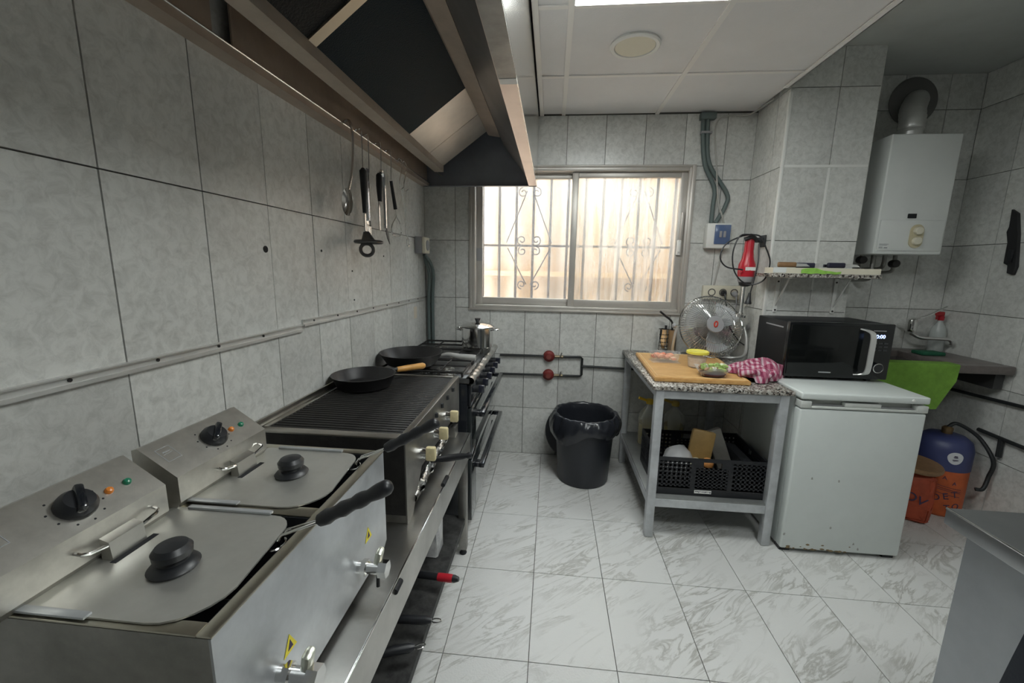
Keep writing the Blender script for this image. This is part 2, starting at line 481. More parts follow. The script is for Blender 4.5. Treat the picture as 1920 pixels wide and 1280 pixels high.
# floor
fl = struct(B().box((XL - .1, YF - .1, -.08), (XR + .1, YB + .1, -.006)).obj('floor', M_FGROUT, smooth=False), 'floor of pale veined marble-look tiles')
xs = cuts(XL, XR, -.037, .3145); ys = cuts(YF, YB, 1.714, .447)
for i in range(len(xs) - 1):
    for j in range(len(ys) - 1):
        sx, sy = xs[i + 1] - xs[i] - .003, ys[j + 1] - ys[j] - .003
        if sx < .01 or sy < .01: continue
        tile_obj('floor_tile', (sx, sy, .006), ((xs[i] + xs[i + 1]) / 2, (ys[j] + ys[j + 1]) / 2, -.003), M_FLOOR, fl)
# small crumbs on the floor would be loose things too small to see; left out

ZROWS = [0, .365, .77, 1.175, 1.58, 1.985, 2.39]
ZROWSU = ZROWS + [ZU]
wl = struct(B().box((XL - .12, YF - .1, 0), (XL - T, YB + .1, ZU)).obj('wall_left', M_GROUT, smooth=False), 'left wall of tall mottled grey tiles')
tile_wall(wl, 'x', XL - T, 1, cuts(YF, YB, .795, .2525), ZROWSU)
for (px, py, r) in ((497, 467, .011), (602, 470, .005), (660, 508, .004), (719, 480, .004), (664, 562, .004)):
    p = atX(px, py, XL)
    B().cyl((XL - .001, p.y, p.z), (XL + .0028, p.y, p.z), r, seg=10).obj('plug_hole', M_BLACKM, wl)

WX0, WX1, WZ0, WZ1 = -.578, .905, 1.105, 2.072
b = B()
b.box((XL - .1, YB + T, 0), (WX0, YB + .16, ZU)); b.box((WX1, YB + T, 0), (XR + .1, YB + .16, ZU))
b.box((WX0, YB + T, 0), (WX1, YB + .16, WZ0)); b.box((WX0, YB + T, WZ1), (WX1, YB + .16, ZU))
wb = struct(b.obj('wall_back', M_GROUT, smooth=False), 'back wall of mottled grey tiles around the window')
tile_wall(wb, 'y', YB + T, -1, cuts(XL, PX0, .07, .254), ZROWS, [(WX0, WX1, WZ0, WZ1)])
tile_wall(wb, 'y', YB + T, -1, cuts(PX1, XR, .07, .254), ZROWSU)
wr = struct(B().box((XR + T, YF - .1, 0), (XR + .12, YB + .1, ZU)).obj('wall_right', M_GROUT, smooth=False), 'right wall of grey tiles beside the sink')
tile_wall(wr, 'x', XR + T, -1, cuts(YF, YB, 2.715, .2525), ZROWSU)
wf = struct(B().box((XL - .1, YF - .1, 0), (XR + .1, YF, ZU)).obj('wall_front', mat('front_wall_shade_tone', (.14, .14, .14), .85), smooth=False))  # unseen wall, colour darkened to cut fill light from behind the camera
# pillar
wp = struct(B().box((PX0 + T, PYF + T, 0), (PX1, YB + .02, ZU)).obj('wall_pillar', M_GROUT, smooth=False), 'tiled pillar between the worktable and the sink corner')
tile_wall(wp, 'x', PX0 + T, -1, [PYF, 2.72, YB], ZROWSU)
tile_wall(wp, 'y', PYF + T, -1, [PX0, 1.517, PX1], [0, .365, .77, 1.172, 1.578, 1.985, 2.39, ZU])
tile_wall(wp, 'x', PX1, 1, [PYF + .01, 2.72, YB], ZROWSU)
B().box((PX0 - .004, PYF - .004, 1.0), (PX0 + .014, PYF + .012, ZC - .02), .004).obj('corner_bead', M_WHITEP, wp)
B().box((PX0 + .01, PYF - .003, 1.978), (PX1 - .004, PYF + .006, 1.992)).obj('joint_strip', M_WHITEP, wp)
B().box((1.512, PYF - .003, 1.30), (1.524, PYF + .006, 1.976)).obj('joint_strip', M_WHITEP, wp)

# ceilings
struct(B().box((XL - .1, YF - .1, ZU), (XR + .1, YB + .16, ZU + .1)).obj('ceiling', M_PAINT, smooth=False), 'grey painted upper ceiling above the sink corner')
CE = 1.245
cl = struct(B().box((-.118, YF, ZC + .022), (CE, YB, ZC + .03)).obj('ceiling', M_CEILT, smooth=False), 'white suspended tile ceiling')
gx = [-.112, .04, .64, CE]; gy = [YF + .01] + [YB - .56 - .6 * k for k in range(6, -1, -1)] + [YB - .004]
for i in range(3):
    for j in range(len(gy) - 1):
        if gy[j + 1] - gy[j] < .03: continue
        if (i == 1 and abs(gy[j] - 1.21) < .1) or (i == 2 and abs(gy[j] - .01) < .1): continue      # cells of the visible light panel and the added one
        z = ZC + random.uniform(.004, .008)
        tile_obj('ceiling_tile', (gx[i + 1] - gx[i] - .006, gy[j + 1] - gy[j] - .006, .012), ((gx[i] + gx[i + 1]) / 2, (gy[j] + gy[j + 1]) / 2, z + .006), M_CEILT, cl)
for x in (.04, .64):
    B().box((x - .012, YF + .01, ZC - .002), (x + .012, YB - .003, ZC + .004)).obj('grid_bar', M_TBAR, cl)
for y in gy[1:-1]:
    for i in range(3):
        B().box((gx[i] + .013, y - .011, ZC - .001), (gx[i + 1] - .013, y + .011, ZC + .004)).obj('grid_bar', M_TBAR, cl)
b = B(); b.box((-.117, YF, ZC - .004), (-.088, YB - .003, ZC + .003)); b.box((-.117, YF, ZC - .004), (-.113, YB - .003, ZC + .022))
struct(b.obj('trim_1', M_TBAR, smooth=False), 'white edge angle of the suspended ceiling along the hood')
b = B(); b.box((CE - .024, YF, ZC - .004), (CE + .004, PYF - .005, ZC + .002)); b.box((CE, YF, ZC - .004), (CE + .004, PYF - .005, ZU))
struct(b.obj('trim_2', M_TBAR, smooth=False), 'white edge fascia where the suspended ceiling stops')
for (px_, py_, lab) in ((.34, 1.51, 'bright square light panel in the suspended ceiling nearest the window'), (.9425, .31, 'added square light panel, out of view above the steel table, brightening the left wall')):  # second panel is added out of view to brighten the left wall
    lp = thing('ceiling_light_panel', lab, 'light', (px_, py_, ZC), 'square light panels in the suspended ceiling')
    B().box((px_ - .286, py_ - .286, ZC + .001), (px_ + .286, py_ + .286, ZC + .02)).obj('diffuser', M_PANEL, lp, smooth=False)
    for e_ in (-.2925, .2925):
        B().box((px_ - .286, py_ + e_ - .004, ZC - .003), (px_ + .286, py_ + e_ + .004, ZC + .01)).obj('panel_edge', M_TBAR, lp)
dl = thing('round_ceiling_light', 'round unlit ceiling downlight in a white ceiling tile', 'light', (.337, 2.112, ZC))
B().lathe([(.108, .006), (.112, -.004), (.106, -.009), (.092, -.008), (.09, -.004)], (.337, 2.112, ZC), 40, cap0=False, cap1=False).obj('trim_ring', M_WHITEP, dl)
B().lathe([(.09, -.001), (.088, -.005), (.04, -.007), (.0, -.0075)], (.337, 2.112, ZC), 40, cap1=False).obj('diffuser', M_CREAM, dl)

# ------------------------------------------------------------------ window
wi = bpy.data.objects.new('window_1', None); COL.objects.link(wi); wi.location = (.16, YB, WZ0); struct(wi, 'aluminium sliding window with two hazy panes')
b = B()
y0, y1 = YB - .012, YB + .10
for (x0, x1, z0, z1) in ((WX0, WX0 + .03, WZ0, WZ1), (WX1 - .03, WX1, WZ0, WZ1), (WX0 + .03, WX1 - .03, WZ0, WZ0 + .024), (WX0 + .03, WX1 - .03, WZ1 - .03, WZ1)):
    b.box((x0, y0, z0), (x1, y1, z1), .004)
b.obj('window_frame', M_FRAME, wi)
b = B()
b.box((WX0 - .012, YB - .02, WZ0 - .014), (WX1 + .008, YB + .0, WZ0 + .001), .003)
b.box((WX1 - .016, YB - .026, WZ0), (WX1 + .01, YB - .002, WZ1 + .004), .006)
b.box((WX0 - .012, YB - .022, WZ1 - .008), (WX1 + .01, YB - .002, WZ1 + .006), .005)
b.box((WX0 - .012, YB - .018, WZ0), (WX0 + .006, YB - .002, WZ1), .004)
b.obj('window_trim', M_FRAME, wi)
M_PANE1 = pane_mat('hazy_glass', .13, (.99, .98, .97), .05)
M_PANE2 = pane_mat('stained_hazy_glass', .27, (.98, .95, .90), .15)
def sash(x0, x1, y, m):
    z0, z1 = WZ0 + .024, WZ1 - .032
    b = B(); f = .043
    b.box((x0, y - .016, z0), (x0 + f, y + .016, z1), .003); b.box((x1 - f, y - .016, z0), (x1, y + .016, z1), .003)
    b.box((x0 + f, y - .014, z0), (x1 - f, y + .014, z0 + .05), .003); b.box((x0 + f, y - .014, z1 - .034), (x1 - f, y + .014, z1), .003)
    s_ = b.obj('sash', M_FRAME, wi)
    o = B().box((x0 + f - .004, y - .003, z0 + .046), (x1 - f + .004, y + .003, z1 - .03)).obj('pane', m, s_, smooth=False)
    return s_
s1 = sash(WX0 + .028, .163, YB + .075, M_PANE1)
s2 = sash(.118, WX1 - .028, YB + .038, M_PANE2)
b = B(); b.box((.84, YB - .004, 1.50), (.862, YB + .024, 1.60), .003); b.box((.846, YB - .016, 1.52), (.856, YB - .002, 1.58), .002); b.obj('latch', M_WHITEP, s2)
b = B(); b.box((.852, YB - .002, 1.60), (.866, YB + .024, 1.78), .003); b.obj('pull_strip', M_FRAME, s2)
b = B(); b.box((WX0 + .03, YB + .052, 1.44), (WX0 + .072, YB + .062, 1.53), .003); b.obj('latch', M_GREYP, s1)

# outside: iron grille, corrugated sheet fence, yard
gr = thing('window_grille', 'blue-grey iron bars with scrolls outside the window', 'grille', (.16, YB + .235, 1.0))
GY = YB + .235
for k in range(14):
    x = -.66 + k * .127
    B().box((x - .009, GY - .009, .98), (x + .009, GY + .009, 2.25)).obj('bar', M_GRILLE, gr)
for z in (1.0, 1.56, 2.2):
    B().box((-.72, GY - .02, z - .008), (1.06, GY - .008, z + .008)).obj('cross_bar', M_GRILLE, gr)
for x in (-.70, 1.04):
    for z in (1.0, 1.56, 2.2):
        B().box((x - .008, YB + .15, z - .008), (x + .008, GY - .008, z + .008)).obj('wall_anchor', M_GRILLE, gr)
def scroll(cx, cz, r, dirx, dirz, yy):
    pts = [Vector((cx + dirx * (r * (1 - t / 26 * .8)) * math.sin(t * .33), yy, cz + dirz * (r * (1 - t / 26 * .8)) * math.cos(t * .33))) for t in range(24)]
    B().tube(pts, .0045, 5).obj('scroll', M_GRILLE, gr)
for cx in (-.18, .62):
    for sx in (-1, 1):
        scroll(cx + sx * .05, 1.94, .036, sx, 1, GY - .03); scroll(cx + sx * .055, 1.60, .036, sx, -1, GY - .03)
        scroll(cx + sx * .05, 1.52, .036, sx, 1, GY - .03); scroll(cx + sx * .05, 1.27, .034, sx, -1, GY - .03)
        B().cyl((cx + sx * .02, GY - .03, 1.95), (cx + sx * .17, GY - .03, 1.58), .0045, seg=6).obj('brace', M_GRILLE, gr)
        B().cyl((cx + sx * .16, GY - .03, 1.54), (cx + sx * .015, GY - .03, 1.27), .0045, seg=6).obj('brace', M_GRILLE, gr)
fe = thing('corrugated_fence', 'sunlit beige corrugated sheet fence behind the window bars', 'fence', (.2, YB + 1.0, 0))
def fy(u, v):
    x = -2.2 + u * 5.0
    return (x, YB + 1.0 + .014 * math.sin(x * 2 * PI / .25), v * 2.36)
B().sheet(fy, 360, 1, .004).obj('sheet', M_FENCE, fe, ang=60)
for z in (1.32, 2.25):
    B().box((-2.2, YB + .93, z), (2.8, YB + .965, z + .045)).obj('fence_rail', mat('fence_rail_paint', (.72, .50, .30), .6), fe)
struct(B().box((-3, YB + .16, -.1), (3.5, YB + 3, -.02)).obj('ground_outside', mat('yard_concrete', (.55, .50, .44), .9), smooth=False), 'concrete yard outside the window')

# ------------------------------------------------------------------ extractor hood
HZ, HX, HY0, HY1 = 1.937, -.120, .20, 2.94
ho = thing('extractor_hood', 'long stainless steel extractor hood over the cooking line', 'extractor hood', (-.5, 1.6, HZ))
B().box((HX - .004, HY0, HZ), (HX, HY1, ZC + .02)).obj('front_panel', M_HOODF, ho, smooth=False)
b = B(); b.box((HX - .056, HY0, HZ), (HX - .004, HY1, HZ + .004)); b.box((HX - .056, HY0, HZ + .004), (HX - .052, HY1, HZ + .03))
b.obj('bottom_flange', mat('pinkish_steel', (.66, .57, .52), .36, 1.0, var=.12, vscale=5), ho, smooth=False)
# the near sheet of the flange ends at a joint
b = B(); b.box((HX - .054, HY0, HZ - .003), (HX - .001, 1.30, HZ - .0005), 0); b.obj('flange_cover', M_STEELD, ho, smooth=False)
B().box((HX - .052, 1.30, HZ - .004), (HX - .001, 1.335, HZ - .0005)).obj('joint_strip', M_WHITEP, ho, smooth=False)
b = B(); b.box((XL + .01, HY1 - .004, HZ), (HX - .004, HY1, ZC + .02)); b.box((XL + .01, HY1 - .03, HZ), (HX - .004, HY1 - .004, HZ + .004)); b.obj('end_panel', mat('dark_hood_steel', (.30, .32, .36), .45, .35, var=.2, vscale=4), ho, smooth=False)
B().box((XL + .01, HY0, HZ), (HX - .004, HY0 + .004, ZC + .02)).obj('end_panel', M_HOOD, ho, smooth=False)
b = B(); b.box((XL + .001, HY0, HZ), (XL + .05, HY1 - .004, HZ + .004)); b.box((XL + .046, HY0, HZ + .004), (XL + .05, HY1 - .004, HZ + .022))
b.obj('wall_gutter', M_HOOD, ho, smooth=False)
B().tube([(XL + .05, HY0, HZ + .024), (XL + .05, HY1 - .005, HZ + .024)], .0032, 8).obj('gutter_rim', M_CHROME, ho)
ga, gb = atX(398, 60, -.88).y, atX(434, 60, -.88).y
for (ya, yb) in ((HY0 + .004, ga), (gb, HY1 - .004)):
    B().box((-.885, ya, HZ + .02), (-.88, yb, 2.085)).obj('back_plate', M_HOOD, ho, smooth=False)
LX_, LZ_, UX_, UZ_, FY1 = -.717, 2.03, -.429, 2.235, 2.75
b = B(); b.prism([(-.88, HY0 + .004, 2.085), (-.77, HY0 + .004, LZ_ - .03), (-.77, HY0 + .004, LZ_ - .026), (-.88, HY0 + .004, 2.089)], (0, HY1 - HY0 - .01, 0)); b.obj('drip_plate', M_HOOD, ho, smooth=False)
b = B(); b.box((-.775, HY0 + .004, LZ_ - .036), (-.724, FY1 + .01, LZ_ - .03)); b.box((-.724, HY0 + .004, LZ_ - .036), (-.717, FY1 + .01, LZ_ + .004)); b.obj('lower_filter_rail', mat('pale_hood_steel', (.66, .58, .49), .36, .65, var=.18, vscale=6), ho, smooth=False)
b = B(); b.prism([(UX_ - .002, HY0 + .004, UZ_ - .02), (UX_ + .006, HY0 + .004, UZ_ - .024), (UX_ + .075, HY0 + .004, UZ_ - .035), (UX_ + .075, HY0 + .004, UZ_ - .028), (UX_ - .002, HY0 + .004, UZ_ + .02)], (0, FY1 + .01 - HY0, 0)); b.obj('upper_filter_rail', M_HOOD, ho, smooth=False)
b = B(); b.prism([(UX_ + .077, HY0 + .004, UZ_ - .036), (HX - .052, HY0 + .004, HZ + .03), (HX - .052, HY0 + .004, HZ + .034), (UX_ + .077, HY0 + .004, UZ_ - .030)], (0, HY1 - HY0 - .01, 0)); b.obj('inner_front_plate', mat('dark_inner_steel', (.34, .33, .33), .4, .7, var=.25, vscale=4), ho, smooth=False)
def slab(ya, yb, name, m, lift=0.0, th=.03):
    u = Vector((UX_ - LX_, 0, UZ_ - LZ_)).normalized(); n = Vector((-u.z, 0, u.x))
    a = Vector((LX_ + .001, 0, LZ_)) + n * lift; c = Vector((UX_ - .004, 0, UZ_)) + n * lift
    return B().prism([(a.x, ya, a.z), (c.x, ya, c.z), (c.x + n.x * th, ya, c.z + n.z * th), (a.x + n.x * th, ya, a.z + n.z * th)], (0, yb - ya, 0)).obj(name, m, ho, smooth=False)
fa = (atX(765, 238, LX_).y + atX(878, 145, UX_).y) / 2
fm = atX(583, 82, LX_).y
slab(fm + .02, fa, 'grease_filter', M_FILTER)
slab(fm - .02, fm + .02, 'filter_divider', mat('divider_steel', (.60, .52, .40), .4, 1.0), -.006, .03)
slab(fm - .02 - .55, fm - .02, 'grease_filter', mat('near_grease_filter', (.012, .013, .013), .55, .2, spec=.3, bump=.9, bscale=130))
slab(HY0 + .006, fm - .02 - .55, 'blank_panel', M_HOOD)
fs = (fa + FY1) / 2 + .02
M_BLANK = mat('blank_panel_steel', (.64, .60, .54), .36, .7, var=.15, vscale=6)
slab(fa, fs - .002, 'blank_panel', M_BLANK); slab(fs + .002, FY1, 'blank_panel', M_BLANK)

# ------------------------------------------------------------------ hanging utensils
UXX = XL + .062; ZR = HZ + .024
def hang(px, ptop=None):
    return atX(px, ptop or 300, UXX)
M_SPOON = mat('spoon_steel', (.70, .66, .62), .22, 1.0)
# big serving spoon
a = atX(654, 258, UXX); y = a.y
sp = thing('serving_spoon', 'plain steel serving spoon hanging first on the hood rim', 'spoon', (UXX, y, 1.6))
b = B(); b.tube(spline([(UXX - .018, y - .005, ZR - .012), (UXX - .014, y - .003, ZR + .012), (UXX + .004, y, ZR + .016), (UXX + .014, y + .002, ZR - .02), (UXX + .012, y + .003, 1.86), (UXX + .010, y - .015, 1.76), (UXX + .004, y - .035, 1.70)], 6), .0055, 8)
b.obj('handle', M_SPOON, sp)
def bowl(u, v):
    a_ = 2 * PI * u; r = v
    return (UXX + .002 + .025 * r * math.cos(a_), y - .045 + .02 * (1 - r * r), 1.652 + .056 * r * math.sin(a_))
B().sheet(bowl, 20, 6, .002).obj('bowl', M_SPOON, sp)
# skimmer with long black handle
y2 = atX(674, 300, UXX).y
def hook(x0, yy, ztop, zbot, name, par, flat=False):
    pts = [(x0 - .016, yy, ztop - .016), (x0 - .012, yy, ztop + .008), (x0 + .002, yy, ztop + .012), (x0 + .014, yy, ztop), (x0 + .012, yy, zbot)]
    return B().tube(spline(pts, 5), .0028, 6).obj(name, M_CHROME, par)
sk = thing('skimmer', 'black-handled steel skimmer with a ring-shaped head hanging on the hood rim', 'skimmer', (UXX, y2, 1.5))
hook(UXX, y2, ZR, 1.80, 'hook', sk)
B().lathe([(.006, 0), (.016, .012), (.014, .08), (.010, .17), (.009, .19)], (UXX + .014, y2, 1.815), 14, axis=(0, 0, -1)).obj('handle', M_BLACK, sk)
b = B(); b.box((UXX + .010, y2 - .008, 1.505), (UXX + .017, y2 + .010, 1.64), .002); b.obj('shank', M_CHROME, sk)
b = B(); b.tube([Vector((UXX + .022 + .056 * math.sin(t / 24 * 2 * PI), y2 + .01 + .06 * math.cos(t / 24 * 2 * PI), 1.50)) for t in range(24)], .008, 8, closed=True)
b.tube([Vector((UXX + .026 + .024 * math.cos(t / 24 * 2 * PI), y2 - .02 + .012 * math.cos(t / 24 * 2 * PI), 1.465 + .026 * math.sin(t / 24 * 2 * PI))) for t in range(24)], .008, 8, closed=True)
b.cyl((UXX + .016, y2, 1.545), (UXX + .022, y2 + .008, 1.495), .012, .036, 16); b.obj('ring_head', mat('dark_steel', (.16, .155, .15), .3, 1.0), sk)
# slotted turner behind
y3 = atX(683, 300, UXX).y + .03
tu = thing('slotted_turner', 'steel slotted turner with a loop end hanging behind the black-handled skimmer', 'turner', (UXX - .01, y3, 1.5))
hook(UXX - .006, y3, ZR, 1.81, 'hook', tu)
b = B(); b.box((UXX - .006, y3 - .012, 1.60), (UXX + .002, y3 + .012, 1.83), .003); b.obj('handle', mat('bluish_steel', (.62, .66, .74), .2, 1.0), tu)
b = B()
for k in range(-2, 3): b.box((UXX - .012, y3 + k * .014 - .004, 1.50), (UXX - .008, y3 + k * .014 + .004, 1.585))
b.box((UXX - .012, y3 - .035, 1.575), (UXX - .008, y3 + .035, 1.605), .002); b.obj('slotted_head', M_CHROME, tu)
# meat knife / spatula pair
y4 = atX(710, 330, UXX).y
kn = thing('kitchen_tongs', 'steel tongs with black grip hanging on a wire hook', 'tongs', (UXX, y4, 1.6))
hook(UXX, y4 + .0, ZR, 1.84, 'hook', kn)
b = B(); b.tube(spline([(UXX + .01, y4 - .03, 1.70), (UXX + .012, y4 - .028, 1.80), (UXX + .012, y4 + .0, 1.845), (UXX + .012, y4 + .028, 1.80), (UXX + .012, y4 + .03, 1.6), (UXX + .012, y4 + .03, 1.58)], 6), .009, 6)
b.box((UXX + .006, y4 - .038, 1.565), (UXX + .012, y4 - .018, 1.70), .002); b.obj('arms', M_CHROME, kn)
B().lathe([(.006, 0), (.014, .01), (.015, .06), (.010, .13)], (UXX + .014, y4 - .03, 1.83), 12, axis=(0, 0, -1)).obj('grip', M_BLACK, kn)
B().prism([(UXX + .01, y4 + .02, 1.60), (UXX + .01, y4 + .045, 1.60), (UXX + .01, y4 + .085, 1.505), (UXX + .01, y4 + .055, 1.53)], (.003, 0, 0)).obj('tip', M_BLACK, kn)
# skewer fork with a slim handle
y5 = atX(731, 360, UXX).y
fk = thing('potato_masher', 'bent wire masher with a slim black handle hanging on a wire hook', 'masher', (UXX, y5, 1.6))
hook(UXX, y5 - .01, ZR, 1.83, 'hook', fk)
B().cyl((UXX + .012, y5 - .01, 1.825), (UXX + .016, y5 + .03, 1.69), .008, .010, 10).obj('handle', M_BLACK, fk)
b = B(); b.tube(spline([(UXX + .016, y5 + .03, 1.69), (UXX + .016, y5 + .035, 1.655), (UXX + .016, y5 - .03, 1.60), (UXX + .016, y5 - .02, 1.555), (UXX + .016, y5 + .09, 1.56), (UXX + .016, y5 + .10, 1.61), (UXX + .016, y5 + .04, 1.655)], 6), .0025, 6)
b.obj('wire_head', M_CHROME, fk)
y6 = atX(751, 375, UXX).y
ws = thing('wire_hook_chain', 'thin double wire hook with a small loop at its end, last on the hood rim', 'hook', (UXX, y6, 1.6))
b = B()
for dy in (0, .07):
    b.tube(spline([(UXX - .014, y6 + dy, ZR - .01), (UXX, y6 + dy, ZR + .014), (UXX + .012, y6 + dy + .01, ZR - .02), (UXX + .01, y6 + dy - .04, 1.84), (UXX + .01, y6 + dy - .02, 1.81), (UXX + .01, y6 + dy + .03, 1.83)], 5), .0024, 6)
b.tube([(UXX + .01, y6 - .015, 1.81), (UXX + .012, y6 + .03, 1.70), (UXX + .012, y6 + .06, 1.56)], .002, 6)
b.tube([(UXX + .01, y6 + .06, 1.82), (UXX + .012, y6 + .07, 1.56)], .002, 6)
b.tube([Vector((UXX + .012, y6 + .07 + .022 * math.cos(t / 12 * 2 * PI), 1.53 + .026 * math.sin(t / 12 * 2 * PI))) for t in range(12)], .0026, 6, closed=True)
b.obj('wire', M_CHROME, ws)

# ------------------------------------------------------------------ wall rail, sockets and conduit on the left
def rail(ya, yb, z0, z1, lab):
    r_ = thing('wall_rail', lab, 'rail', (XL, ya, z0))
    b = B()
    def P(y, dz, x): return (XL + x, y, z0 + (z1 - z0) * (y - ya) / (yb - ya) + dz)
    for (dz0, dz1, x) in ((-.012, -.004, .012), (-.004, .010, .006), (.010, .013, .014)):
        b.prism([P(ya, dz0, .0005), P(ya, dz1, .0005), P(ya, dz1, x), P(ya, dz0, x)], Vector(P(yb, 0, 0)) - Vector(P(ya, 0, 0)))
    b.obj('channel', M_ALU, r_, smooth=False)
    n = int((yb - ya) / .18)
    for k in range(n):
        y = ya + .07 + k * .18
        B().cyl(P(y, .003, .006), P(y, .003, .0085), .004, seg=8).obj('screw', M_IRON, r_)
    return r_
rail(.25, 1.428, 1.172, 1.166, 'near length of aluminium rail along the left wall above the fryers')
rail(1.438, YB - .07, 1.182, 1.170, 'far length of aluminium rail along the left wall above the stove')
so = thing('wall_socket', 'grey surface-mounted wall socket in the left corner beside the window', 'socket', (XL, 2.80, 1.48))
B().box((XL + .001, 2.74, 1.478), (XL + .05, 2.85, 1.588), .004).obj('box', M_GREYP, so)
B().box((XL + .05, 2.742, 1.48), (XL + .072, 2.848, 1.586), .006).obj('cover', M_CREAM, so)
B().cyl((XL + .072, 2.795, 1.533), (XL + .076, 2.795, 1.533), .034, seg=24).obj('socket_face', M_GREYP, so)
cp = thing('corner_conduit', 'pair of dark conduits running down the left back corner', 'conduit', (XL + .03, YB - .03, .8))
for dx, dy in ((.028, -.022), (.056, -.018)):
    B().tube(spline([(XL + .035, 2.84, 1.475), (XL + dx + .004, 2.89, 1.42), (XL + dx + .014, YB + dy - .02, 1.33), (XL + dx, YB + dy, 1.15), (XL + dx, YB + dy, .75)], 8), .012, 10).obj('conduit', M_CONDUIT, cp)
tp = tag(B().box((XL + .0006, 2.695, 1.045), (XL + .0016, 2.755, 1.125)).obj('tape_patch', mat('old_tape', (.58, .52, .42), .7)), 'small beige tape patch on the left wall under the rail', 'tape')

# ------------------------------------------------------------------ steel bench
BZ, BXF, BY0, BY1 = .61, -.366, .20, 1.862
be = thing('steel_bench', 'low stainless steel bench carrying the fryers and the grill', 'bench', (-.64, 1.05, 0))
B().box((XL + .012, BY0, BZ - .003), (BXF, BY1, BZ), .0).obj('bench_top', M_STEEL, be, smooth=False)
b = B(); b.box((BXF - .003, BY0, BZ - .115), (BXF, BY1, BZ - .003)); b.box((XL + .012, BY1 - .003, BZ - .115), (BXF - .003, BY1, BZ - .003))
b.box((BXF - .03, BY0, BZ - .115), (BXF - .003, BY1, BZ - .112)); b.obj('front_apron', M_STEEL, be, smooth=False)
B().box((BXF - .004, BY0, BZ - .004), (BXF + .001, BY1, BZ + .001), .001).obj('bench_edge', M_CHROME, be)
for (pa, pb) in (((740, 1118), (750, 1080)), ((830, 910), (838, 893))):
    p, q = atX(*pa, BXF), atX(*pb, BXF)
    y0_, y1_ = min(p.y, q.y), max(p.y, q.y)
    zc = (p.z + q.z) / 2
    b = B(); b.tube([(BXF + .0008, y0_, zc), (BXF + .0008, y1_, zc)], .008, 10); b.obj('apron_slot', M_BLACKM, be)
for (x, y) in ((BXF - .045, BY1 - .075), (BXF - .045, BY0 + .03), (XL + .02, BY1 - .075), (XL + .02, BY0 + .03)):
    lg = B().box((x, y, .03), (x + .04, y + .04, BZ - .003), .003).obj('leg', M_STEELD, be)
    B().lathe([(.016, 0), (.018, .006), (.011, .02), (.011, .04)], (x + .02, y + .02, 0), 12).obj('foot', M_BLACK, lg)
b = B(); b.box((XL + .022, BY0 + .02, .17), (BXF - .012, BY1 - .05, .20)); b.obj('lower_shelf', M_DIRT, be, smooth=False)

# ------------------------------------------------------------------ double fryer
FX, FZ, FY0, FYE = -.435, .905, .432, 1.005
fr = thing('double_fryer', 'double countertop deep fryer with two grey lids and control boxes', 'fryer', (-.66, .72, BZ))
B().prism([(FX, FY0, FZ), (FX, FYE, FZ), (FX, FYE, BZ + .035), (FX, FYE - .02, BZ + .02), (FX, FY0, BZ + .02)], (-.004, 0, 0)).obj('front_panel', M_STEELB, fr, smooth=False)
b = B()
b.box((-.825, FY0, BZ + .02), (FX - .004, FY0 + .004, FZ)); b.box((-.825, FYE - .004, BZ + .02), (FX - .004, FYE, FZ))
b.box((-.825, FY0 + .004, BZ + .02), (-.821, FYE - .004, FZ)); b.box((-.821, FY0 + .004, BZ + .02), (FX - .004, FYE - .004, BZ + .024))
b.obj('body', M_STEELD, fr, smooth=False)
b = B()
b.box((FX - .022, FY0, FZ), (FX + .001, FYE, FZ + .004), .0015)
b.box((-.825, FY0, FZ), (FX - .022, FY0 + .022, FZ + .004), .0015); b.box((-.825, FYE - .022, FZ), (FX - .022, FYE, FZ + .004), .0015)
b.box((-.825, .702, FZ), (FX - .022, .732, FZ + .004), .0015); b.box((-.825, FY0, FZ), (-.752, FYE, FZ + .003))
b.obj('top_rim', mat('rim_steel', (.60, .57, .48), .3, 1.0, var=.2, vscale=8), fr)
for x in ((-.80), (FX - .05)):
    for y in (FY0 + .03, FYE - .05):
        B().cyl((x, y, BZ), (x, y, BZ + .021), .014, seg=12).obj('foot', M_BLACK, fr)
for (ya, yb) in ((FY0 + .02, .704), (.73, FYE - .02)):
    b = B(); b.box((-.75, ya, .70), (FX - .02, yb, .705)); b.box((-.752, ya, .70), (-.748, yb, FZ)); b.box((FX - .026, ya, .70), (FX - .022, yb, FZ)); b.box((-.75, ya, .70), (FX - .02, ya + .004, FZ)); b.box((-.75, yb - .004, .70), (FX - .02, yb, FZ))
    b.obj('oil_tank', M_BLACKM, fr, smooth=False)
